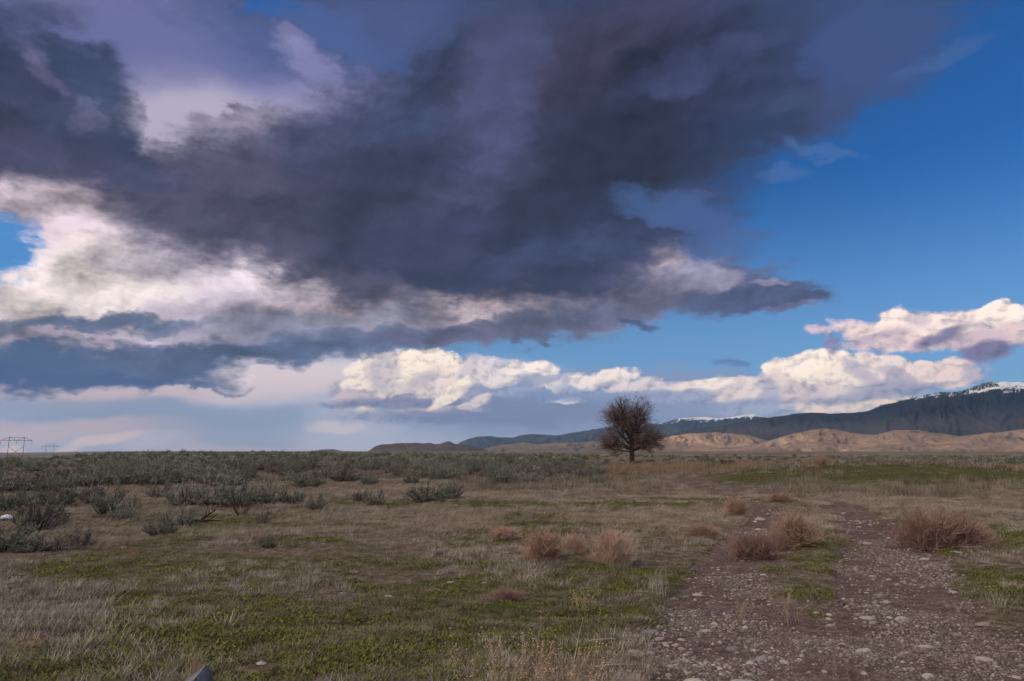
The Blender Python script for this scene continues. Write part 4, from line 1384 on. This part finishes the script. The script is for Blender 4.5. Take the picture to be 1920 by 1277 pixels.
for i, (px, py, n_w, H, sd_, lean, spr, lab) in enumerate((
        (985, 1330, 22, .50, True, .45, .20, 'dense brown weed with pale seed heads at the bottom edge right of centre'),
        (1085, 1320, 12, .36, True, .5, .20, 'thinner brown weed right of the dense seed-headed one at the bottom edge'),
        (1480, 1150, 12, .34, False, .6, .05, 'bare tan forked weed growing in the middle of the track'),
        (1385, 1140, 7, .24, False, .6, .05, 'small bare tan weed left of the forked weed in the track'),
        (1470, 1195, 10, .16, False, 1.2, .06, 'low sprawling dark weed on the gravel below the forked weed'),
        (1020, 1085, 6, .26, False, .7, .05, 'pale wispy weed standing in moss left of the track'),
        (1230, 1105, 14, .26, False, .45, .10, 'bleached grey weed clump at the left verge of the gravel'),
        (1100, 1140, 8, .26, True, .5, .10, 'slender weed with few seed heads in green grass left of the track'),
        (350, 1290, 10, .34, False, .8, .12, 'thin straw weed rising behind the grey block'),
        (250, 1200, 4, .34, False, .6, .08, 'single long dry stalks standing in the lower left grass'),
        (20, 1250, 6, .30, False, .8, .08, 'leaning straw stalks at the lower left corner'),
        (1590, 1260, 6, .18, False, .6, .08, 'thin dry weed low on the dark soil near the bottom edge'),
        (960, 960, 5, .30, False, .5, .08, 'wispy dry weed in front of the green streak'))):
    x, y = gp(px, py)
    st_, sh_ = weed(200 + i, n_w, H, sd_, lean, spr, mat=(M_pale if 'bleached' in lab or 'wispy' in lab else (M_tumble2 if 'dark' in lab else None)))
    if sh_ is None:
        o = link('dry_weed', st_, (x, y, float(ground_h(x, y))))
    else:
        o = bpy.data.objects.new('dry_weed', None); coll.objects.link(o); o.location = (x, y, float(ground_h(x, y)))
        link('stems', st_, parent=o); link('seed_heads', sh_, parent=o)
    tag(o, lab, 'dry weed', 'standing dry weeds')


# ------------------------------------------------------------------ the lone tree
M_bark = simple_mat('elm_bark', [(.045, .032, .026, 1), (.10, .07, .052, 1)], 3)
M_twig = simple_mat('elm_twigs', [(.19, .13, .115, 1), (.33, .235, .205, 1)], 1.2)
tr = random.Random(5)
TH = 8.4
wood = Parts(); twigs = Parts(); limbs = []
UPV = Vector((0, 0, 1))


def rand_dir(d, spread):
    v = Vector((tr.gauss(0, 1), tr.gauss(0, 1), tr.gauss(0, 1)))
    return (d + v * spread).normalized()


def crown_limit(p):
    """inside the rounded crown?"""
    x, y, z = p
    zc = 4.3
    rz = 4.15 if z > zc else 3.7
    rx = 4.5
    lobes = 1 + .07 * math.sin(5 * math.atan2(y, x) + z) + .06 * math.sin(z * 2.3 + x * 1.3)
    return (x / rx) ** 2 + (y / rx) ** 2 + ((z - zc) / rz) ** 2 < lobes


def grow(P_, p, d, L, r0, depth, droop):
    segs = 5 if depth < 2 else 4
    pts = [p]; rad = [r0]; nodes = []
    for i in range(segs):
        t = (i + 1) / segs
        d = rand_dir(d, .16 if depth < 2 else .22)
        d = (d + UPV * (.10 - droop * t)).normalized()
        p = p + d * L / segs
        if p.z < .9: p.z = .9 + tr.random() * .2
        pts.append(p); rad.append(max(.006, r0 * (1 - .62 * t)))
        nodes.append((p, d, rad[-1]))
    P_.tube(pts, rad, 7 if depth == 0 else (5 if depth < 2 else 3))
    for (q, dd, rr) in nodes[(1 if depth == 0 else 0):]:
        nchild = {0: 2, 1: 2, 2: 2}.get(depth, 0)
        for _ in range(nchild):
            nd = rand_dir(dd, .75)
            if nd.z < -.5: nd.z *= -.4; nd.normalize()
            q2 = q + nd * L * .5
            if not crown_limit(q2): 
                if tr.random() < .75: continue
            grow(P_, q, nd, L * tr.uniform(.48, .66), rr * tr.uniform(.5, .7), depth + 1, droop + .03)
    if depth >= 2:
        for (q, dd, rr) in nodes:
            if tr.random() < (.13 if depth == 2 else .21):
                tw(q, dd)


def tw(q, dd):
    for _ in range(1):
        e = rand_dir(dd, .6); L = tr.uniform(.18, .5)
        m_ = q + e * L * .5; e2 = rand_dir(e, .35); n_ = m_ + e2 * L * .5
        if not crown_limit(n_ * .97): 
            if tr.random() < .85: continue
        twigs.tube([q, m_, n_], [.010, .008, .005], 3)
        if tr.random() < .6:
            n2 = m_ + rand_dir(e, .8) * L * .45
            twigs.tube([m_, n2], [.007, .004], 3)


trunk = Parts()
trunk.tube([(0, 0, -.15), (0, 0, .12), (.03, 0, .8), (.02, .02, 1.6), (.08, 0, 2.3), (.06, 0, 3.0)], [.46, .33, .27, .25, .26, .24], 14)
LIMBS = [  # start height, bearing, rise, length, radius, droop
    (2.9, 0.2, 1.35, 4.4, .17, .0), (2.8, 2.6, 1.15, 4.2, .16, .02), (2.7, 4.4, 1.05, 4.1, .15, .02),
    (2.5, 1.5, .85, 4.0, .14, .04), (2.3, 3.1, .62, 4.0, .14, .07), (2.4, 5.6, .70, 4.0, .14, .06),
    (1.75, 0.0, .25, 3.9, .12, .22), (1.9, 3.6, .25, 3.9, .12, .22), (1.8, 1.9, .25, 3.6, .11, .2), (1.8, 4.9, .25, 3.6, .11, .2),
    (2.2, .8, .5, 3.9, .12, .10), (3.0, 5.2, 1.3, 3.9, .13, .02), (1.6, 2.9, .1, 3.1, .08, .2), (1.65, 5.9, .1, 3.0, .08, .2)]
tx, ty = gp(1185, 872)
TZ = float(ground_h(tx, ty))
tree = bpy.data.objects.new('tree', None); coll.objects.link(tree); tree.location = (tx, ty, TZ); tree.scale = (1.1, 1.1, 1.05)
tag(tree, 'lone leafless elm tree with a rounded reddish-brown twiggy crown standing on the plain', 'tree')
link('trunk', trunk.mesh('trunk', [M_bark], True), parent=tree)
for z0, bear, rise, L, r0, dr in LIMBS:
    lp = Parts()
    d0 = Vector((math.cos(bear) * math.cos(rise), math.sin(bear) * math.cos(rise), math.sin(rise)))
    grow(lp, Vector((.05, 0, z0)), d0, L * .78, r0 * 1.2, 0, dr)
    link('limb', lp.mesh('limb', [M_bark]), parent=tree)
cr = link('crown', twigs.mesh('crown', [M_twig]), parent=tree)
cr['kind'] = 'stuff'
print('tree twigs', len(twigs.f))


# ------------------------------------------------------------------ transmission structures
M_steel = simple_mat('weathered_steel', [(.10, .085, .08, 1), (.18, .16, .15, 1)], .3)


def bar(P_, a, b, w):
    P_.tube([a, b], [w, w * .95], 4, True)


def h_frame(px, py_base, dist, H, lab):
    d = ray(px, 846.5); az = math.atan2(d.x, d.y)
    x, y = dist * math.sin(az), dist * math.cos(az)
    z = float(ground_h(x, y))
    o = bpy.data.objects.new('transmission_tower', None); coll.objects.link(o)
    o.location = (x, y, z); o.rotation_euler = (0, 0, -az + .1)
    s = H / 27.0; hw = 7.4 * s
    for sx in (-1, 1):
        p = Parts(); bar(p, (sx * hw, 0, -1), (sx * hw * .97, 0, H), .30 * s); link('leg', p.mesh('leg', [M_steel]), parent=o)
    p = Parts()
    bar(p, (-hw * .99, 0, H * .18), (hw * .98, 0, H * .62), .20 * s); bar(p, (hw * .99, .3, H * .18), (-hw * .98, .3, H * .62), .20 * s)
    link('cross_brace', p.mesh('cross_brace', [M_steel]), parent=o)
    p = Parts(); zt = H * .87
    bar(p, (-hw * 2, 0, zt), (hw * 2, 0, zt), .26 * s)
    bar(p, (-hw, 0, H), (hw, 0, H), .2 * s)
    for sx in (-1, 1):
        bar(p, (sx * hw, 0, H), (sx * hw * 2, 0, zt), .2 * s); bar(p, (sx * hw, 0, H), (0, 0, zt), .18 * s)
    link('crossarm', p.mesh('crossarm', [M_steel]), parent=o)
    for k in (-2, 0, 2):
        p = Parts(); bar(p, (k * hw, 0, zt), (k * hw, 0, zt - 4.6 * s), .18 * s); link('insulator', p.mesh('insulator', [M_steel]), parent=o)
    tag(o, lab, 'transmission tower')
    return o


h_frame(29, 857, 1000, 27.5, 'larger H-shaped power line tower above the sagebrush at the left edge')
h_frame(93, 857, 1900, 30, 'smaller, more distant H-shaped power line tower right of the large one')
# lattice tower before the hills
d = ray(1568, 846.5); az = math.atan2(d.x, d.y); LD = 1900
o = bpy.data.objects.new('lattice_tower', None); coll.objects.link(o)
o.location = (LD * math.sin(az), LD * math.cos(az), float(ground_h(LD * math.sin(az), LD * math.cos(az)))); o.rotation_euler = (0, 0, -az + .3)
p = Parts(); H = 46
for sx in (-1, 1):
    for sy in (-1, 1):
        bar(p, (sx * 4.2, sy * 4.2, -1), (sx * .7, sy * .7, H), .17)
for k in range(7):
    t0, t1 = k / 7, (k + 1) / 7; w0, w1 = 4.2 - 3.5 * t0, 4.2 - 3.5 * t1
    for sy in (-1, 1):
        bar(p, (-w0, sy * w0, t0 * H), (w1, sy * w1, t1 * H), .1); bar(p, (w0, sy * w0, t0 * H), (-w1, sy * w1, t1 * H), .1)
link('lattice_mast', p.mesh('lattice_mast', [M_steel]), parent=o)
for zt, L in ((H * .72, 8.5), (H * .84, 7.0), (H * .96, 5.5)):
    p = Parts()
    for sx in (-1, 1):
        bar(p, (0, 0, zt + 1.4), (sx * L, 0, zt), .14); bar(p, (0, 0, zt), (sx * L, 0, zt), .14)
    link('crossarm', p.mesh('crossarm', [M_steel]), parent=o)
tag(o, 'faint steel lattice tower standing before the sunlit foothills', 'transmission tower')
for px, H, lab in ((744, 44, 'left one of two thin masts on top of the mesa'), (750, 38, 'right one of two thin masts on top of the mesa')):
    d = ray(px, 846.5); az = math.atan2(d.x, d.y)
    p = Parts(); bar(p, (0, 0, -8), (0, 0, H), .8); bar(p, (-1.6, 0, H * .8), (1.6, 0, H * .8), .5)
    tag(link('radio_mast', p.mesh('radio_mast', [M_steel]), (6950 * math.sin(az), 6950 * math.cos(az), 84)), lab, 'mast', 'masts on the mesa')


# ------------------------------------------------------------------ stones
def ico(sub):
    import bmesh
    bm = bmesh.new(); bmesh.ops.create_icosphere(bm, subdivisions=sub, radius=1.0)
    V = np.array([v.co[:] for v in bm.verts]); F = np.array([[v.index for v in f.verts] for f in bm.faces])
    bm.free()
    return V, F


def stone_mat(name, cols):
    m, n, b = material(name, .85, .2)
    t = n.t.nodes.new('ShaderNodeTexCoord'); oi = n.t.nodes.new('ShaderNodeObjectInfo')
    k = len(cols)
    c = n.ramp(oi.outputs['Random'], [(i / (k - 1), q) for i, q in enumerate(cols)])
    f = n.noise(t.outputs['Object'], 3.0, 5, .65)
    c = n.mix(n.mapr(f, .35, .7, 0, .55), c, (.11, .09, .08, 1))
    n.t.links.new(c, b.inputs['Base Color'])
    bump(n, b, n.noise(t.outputs['Object'], 9.0, 4, .6), .02, .5)
    return m


M_cobble = stone_mat('river_stone', [(.34, .30, .275), (.50, .46, .43), (.40, .32, .28), (.20, .19, .20), (.62, .58, .54), (.38, .32, .29)])
M_pebble = stone_mat('pebble', [(.18, .145, .13), (.32, .265, .245), (.10, .085, .085), (.26, .19, .165), (.52, .46, .43), (.15, .115, .10)])


def stone_mesh(seed, sub, mat, ang=.2):
    V, F = ico(sub); r = np.random.default_rng(seed)
    for _ in range(5):                                              # a few worn facets
        nrm = r.normal(size=3); nrm /= np.linalg.norm(nrm); dcut = r.uniform(.72, .95)
        over = np.maximum(V @ nrm - dcut, 0); V = V - over[:, None] * nrm * .8
    V = V * (1 + ang * (fbm(V[:, 0] * 1.3 + seed, V[:, 1] * 1.3 + V[:, 2], 2, seed)[:, None] - .5))
    V = V * np.array([1.0, r.uniform(.62, .9), r.uniform(.38, .55)])
    return make_mesh('stone', V, F, [mat], True)


COB = [stone_mesh(300 + i, 3, M_cobble) for i in range(8)]
PEB = [stone_mesh(320 + i, 1, M_pebble) for i in range(6)]
NAMED = [
    (728, 1119, .075, 'pale rounded stone in the grass, largest one left of centre'),
    (831, 1061, .060, 'pale stone at the left end of the mossy hollow'),
    (845, 1085, .070, 'flat buff stone just below the mossy hollow'),
    (907, 1090, .065, 'grey stone above the flattened dark tumbleweed'),
    (917, 1119, .035, 'small grey stone below the flattened dark tumbleweed'),
    (962, 1047, .045, 'small white stone left of the pinkish tumbleweeds'),
    (777, 1121, .030, 'tiny white stone right of the largest pale stone in the grass'),
    (642, 1108, .060, 'small tan stone at the left end of the mossy patch'),
    (1263, 1109, .085, 'pale flat stone at the left edge of the gravel'),
    (1238, 1104, .055, 'small pale stone left of the pale flat stone on the gravel edge'),
    (1218, 1170, .095, 'long flat grey-white stone on the left verge of the track'),
    (1235, 1180, .075, 'second flat stone just under the long grey-white one'),
    (1190, 1214, .075, 'grey stone at the left foot of the gravel track'),
    (1255, 1238, .06, 'dark blue-grey stone near the bottom left of the track'),
    (1270, 1222, .085, 'light tan rounded stone near the bottom left of the track'),
    (1394, 1262, .14, 'largest pale slab stone at the bottom edge of the track'),
    (1300, 1261, .11, 'flat cream stone left of the largest pale slab'),
    (1282, 1219, .085, 'cream stone above the flat cream stone'),
    (1427, 1222, .085, 'oval grey stone above the largest pale slab'),
    (1401, 1248, .05, 'small round white stone just above the largest pale slab'),
    (1323, 1165, .095, 'rounded whitish stone on the left rut'),
    (1309, 1102, .095, 'long white stone on the left rut'),
    (1432, 1064, .085, 'bright white stone below the dark tumbleweed in the track'),
    (1626, 1142, .115, 'large pale stone, left one of the touching pair in the right rut'),
    (1637, 1149, .080, 'small pinkish stone touching the large pale stone in the right rut'),
    (1609, 1137, .085, 'pinkish-grey stone left of the touching pair in the right rut'),
    (1650, 1103, .10, 'flat white stone in the middle of the right rut'),
    (1624, 1121, .08, 'long cream stone above the touching pair'),
    (1665, 1073, .07, 'flat pale stone high in the right rut'),
    (1693, 1076, .06, 'pale stone right of the flat pale stone high in the right rut'),
    (1635, 1066, .07, 'dusty flat stone where the right rut narrows'),
    (1792, 1031, .14, 'broad pale stone in front of the very wide tumbleweed'),
    (1733, 1037, .10, 'flat pale stone left of the broad pale stone'),
    (1792, 1172, .085, 'pale stone at the right side of the track'),
    (1843, 1161, .10, 'flat whitish stone near the right edge of the track'),
    (1841, 1220, .10, 'flat grey-white stone low at the right side of the track'),
    (1735, 1192, .09, 'grey stone under the green tuft in the right rut'),
    (1618, 1203, .09, 'dark grey half-buried stone in the lower right rut'),
    (1578, 1187, .07, 'flat tan stone in the lower middle of the track'),
    (1396, 1011, .10, 'white stone left of the dark tumbleweed'),
    (1362, 974, .14, 'pale stone slab on the left rut further up'),
    (1424, 967, .22, 'broad pale rock slab on the left rut behind the tumbleweeds'),
    (1555, 987, .16, 'long white stone across the right rut further up'),
    (1626, 1009, .14, 'flat white stone on the right rut beside the paler tumbleweed'),
    (1683, 996, .12, 'white stone left of the wide tumbleweed'),
    (1555, 969, .14, 'pale stone near the bend of the right rut'),
    (1912, 1001, .08, 'white stone at the right edge of the picture'),
    (490, 1245, .055, 'pinkish dirt-covered stone beside the grey block'),
    (430, 1232, .06, 'pale stone just behind the grey block'),
]
st_xy = []
for px, py, w, lab in NAMED:
    x, y = gp(px, py); s = w * .82
    o = link('stone', COB[len(st_xy) % 8], (x, y, float(ground_h(x, y)) + s * .05), random.uniform(-.7, .7), (s, s * .9, s * .62))
    tag(o, lab, 'stone', 'single stones on track and grass'); st_xy.append((x, y))
# more cobbles, thick at the lower left of the track
g = np.random.default_rng(55)
x, y, _g = field_points(9000, 4.6, 30, az0=3, az1=36, seed=56, power=1.4)
px_ = x / y * 1280 + 960
rm = rut_mask(x, y)
stony = near(x, y, [(1300, 1240, .8, .8, 1), (1380, 1290, .8, .5, .8), (1240, 1180, .35, .6, .9), (1350, 1080, .5, 1.0, .6), (1340, 1180, .6, .7, .6), (1640, 1140, .6, .8, .5), (1740, 1050, .8, .8, .6),
                    (1400, 955, 1.2, 1.2, .8), (1560, 970, 1.2, 2, .5), (1330, 925, 2, 2, .5), (1500, 935, 2, 1, .5)])
kp = _g.random(len(x)) < rm * (.10 + .9 * stony)
x, y, st_k = x[kp], y[kp], stony[kp]
size = np.minimum(_g.lognormal(-3.95, .46, len(x)), .075) * np.interp(y, [5, 12, 25], [1, 1.15, 1.6])
app = size / y
order = np.argsort(-app)
NI = 300 - len(NAMED)
tone = ['pale', 'grey', 'buff']
for i in order[:NI]:
    s = float(size[i]); a, b_ = float(x[i]), float(y[i])
    dl = float(polydist(np.array([a]), np.array([b_]), LEFT_RUT)[0]); dr_ = float(polydist(np.array([a]), np.array([b_]), RIGHT_RUT)[0])
    pxa = a / b_ * 1263 + 960
    side = ('left verge' if pxa < 1225 else ('left rut' if dl < dr_ and dl < .45 else ('right rut' if dr_ < .45 else ('right verge' if pxa > 1780 else 'strip between ruts'))))
    where = next(t for lim, t in ((5.6, 'at the very bottom edge'), (6.1, 'level with the largest pale slab'), (6.6, 'just above the largest pale slab'), (7.2, 'level with the low dark weed'),
                                  (8.0, 'level with the touching stone pair'), (9.0, 'level with the forked weed'), (10.5, 'just beyond the forked weed'), (13, 'before the tumbleweed pair'),
                                  (17, 'beside the tumbleweed pair'), (99, 'near the bend')) if b_ < lim)
    size_ = 'fist-sized' if s > .06 else ('egg-sized' if s > .04 else 'walnut-sized')
    o = link('stone', COB[int(g.integers(0, 8))], (a, b_, float(ground_h(a, b_)) + s * .03), g.uniform(0, 6.28), (s, s * g.uniform(.75, 1), s * g.uniform(.7, 1.1)))
    flat_ = 'flat' if o.scale[2] < .82 * s else ('plump' if o.scale[2] > .97 * s else 'rounded')
    tag(o, f'{size_} {flat_} stone, {side} of the track, {where}', 'stone', 'small stones in the gravel track')
rest = order[NI:]
scatter('loose_stones', np.stack([x[rest], y[rest], ground_h(x[rest], y[rest]) + .003], 1), COB, g.random(len(rest)) * 6.28, size[rest], g.integers(0, 8, len(rest)))
x, y, _g = field_points(190000, 4.4, 18, az0=2, az1=37, seed=57, power=1.5)
rm = rut_mask(x, y)
kp = _g.random(len(x)) < rm * np.clip(.07 + .75 * sstep(.44, .64, fbm(x * 1.2, y * 1.2, 3, 58)), 0, 1)
x, y = x[kp], y[kp]
size = np.clip(_g.lognormal(-4.75, .45, len(x)), .004, .028) * np.interp(y, [5, 17], [1, 1.7])
scatter('gravel', np.stack([x, y, ground_h(x, y) + size * .15], 1), PEB, _g.random(len(x)) * 6.28, size, _g.integers(0, 6, len(x)), tilt=_g.normal(0, .25, (len(x), 2)))
x, y, _g = field_points(4000, 4.6, 20, seed=59, power=1.3)
kp = _g.random(len(x)) < .10 * (1 - rut_mask(x, y))
x, y = x[kp], y[kp]; size = np.clip(_g.lognormal(-4.2, .4, len(x)), .006, .03)
scatter('scattered_pebbles', np.stack([x, y, ground_h(x, y) + size * .3], 1), PEB, _g.random(len(x)) * 6.28, size, _g.integers(0, 6, len(x)))


# ------------------------------------------------------------------ odds and ends
# weathered block of timber at the bottom edge
m, n, b = material('weathered_timber', .85, .15)
tcn = n.t.nodes.new('ShaderNodeTexCoord')
v = n.vec('MULTIPLY', tcn.outputs['Object'], (38, 38, 3.0))
f = n.noise(v, 1.0, 6, .65)
n.t.links.new(n.ramp(n.mapr(f, .3, .7, 0, 1, 'LINEAR'), [(0, (.05, .052, .07)), (.5, (.13, .14, .175)), (1, (.27, .28, .33))]), b.inputs['Base Color'])
bump(n, b, f, .01, .8)
x, y = gp(350, 1345)
vv = [(-.14, -.12, -.25), (.12, -.12, -.25), (.13, .10, -.25), (-.13, .10, -.25),
      (-.125, -.10, .06), (.055, -.10, .185), (.115, -.10, .02), (.115, .085, .03), (.05, .08, .20), (-.12, .08, .07)]
ff = [(0, 1, 6, 5, 4), (1, 2, 7, 6), (2, 3, 9, 8, 7), (3, 0, 4, 9), (4, 5, 8, 9), (5, 6, 7, 8), (3, 2, 1, 0)]
import bmesh
me = make_mesh('timber_block', vv, ff, [m])
bm = bmesh.new(); bm.from_mesh(me); bmesh.ops.bevel(bm, geom=bm.edges[:], offset=.008, segments=2, affect='EDGES'); bm.to_mesh(me); bm.free()
tag(link('timber_block', me, (x, y, float(ground_h(x, y)) + .02), .1, 1.55), 'weathered blue-grey timber stump with a slanting top at the bottom edge', 'timber block')

# dead branch among the sagebrush
p = Parts(); r = random.Random(5)
def limb_(a, d, L, r0, dep):
    d = Vector(d).normalized(); pts = [Vector(a)]; rad = [r0]
    for i in range(4):
        d = (d + Vector((r.gauss(0, .2), r.gauss(0, .2), r.gauss(0, .15)))).normalized(); pts.append(pts[-1] + d * L / 4); rad.append(r0 * (1 - .2 * (i + 1)))
        if dep and r.random() < .8:
            limb_(pts[-1], d + Vector((r.gauss(0, .8), r.gauss(0, .8), r.gauss(.3, .4))), L * .5, rad[-1] * .6, dep - 1)
    p.tube(pts, rad, 6)
limb_((-.15, 0, 0), (-.7, 0, .35), .45, .035, 2); limb_((0, 0, 0), (.9, .1, .55), .5, .035, 2); limb_((0, 0, 0), (.25, .1, 1), .32, .045, 1); limb_((-.5, 0, .05), (1, 0, .02), 1.2, .04, 1)
x, y = gp(378, 972)
tag(link('dead_branch', p.mesh('dead_branch', [simple_mat('charred_wood', [(.02, .016, .014, 1), (.055, .045, .04, 1)], 6)]), (x, y, float(ground_h(x, y)) + .02)),
    'blackened dead branch with upturned forks lying before the middle thicket', 'dead branch')
# short post
p = Parts(); p.tube([(0, 0, -.1), (.01, 0, .16)], [.022, .02], 6, True); p.tube([(-.06, 0, .16), (.06, 0, .17)], [.016, .016], 5, True)
x, y = gp(128, 969)
tag(link('post', p.mesh('post', [M_wood]), (x, y, float(ground_h(x, y)))), 'tiny dark T-topped stake standing in straw at the left', 'stake')
# crumpled white litter
V, F = ico(2); rr_ = np.random.default_rng(4)
V = V * (1 + rr_.normal(0, .18, (len(V), 1))) * np.array([.15, .09, .06])
lm, ln_, lb = material('white_plastic', .5, .4); lb.inputs['Base Color'].default_value = (.62, .66, .74, 1)
x, y = gp(12, 972)
tag(link('litter', make_mesh('litter', V, F, [lm]), (x, y, float(ground_h(x, y)) + .06)), 'crumpled white plastic litter on the straw at the left edge', 'litter')
# bleached sticks on the verge
for px, py, L, a, lab in ((1128, 1202, .32, -.55, 'straight pale stick lying in grass left of the track'), (1085, 1250, .40, 1.35, 'forked bleached twig upright at the bottom edge left of the track'),
                          (1150, 1252, .35, -.5, 'curved thin bleached twig near the bottom left of the track')):
    x, y = gp(px, py); p = Parts()
    q = [Vector((math.cos(a) * L * (t - .5), .1 * L * math.sin(t * 3), .03 + max(0, math.sin(a)) * L * t * .9 + .02 * t)) for t in (0, .25, .5, .75, 1)]
    p.tube(q, [.004, .0045, .004, .003, .002], 4); p.tube([q[2], q[2] + Vector((-.06, .02, .07))], [.003, .0015], 4)
    tag(link('stick', p.mesh('stick', [M_pale]), (x, y, float(ground_h(x, y)))), lab, 'stick', 'bleached sticks')
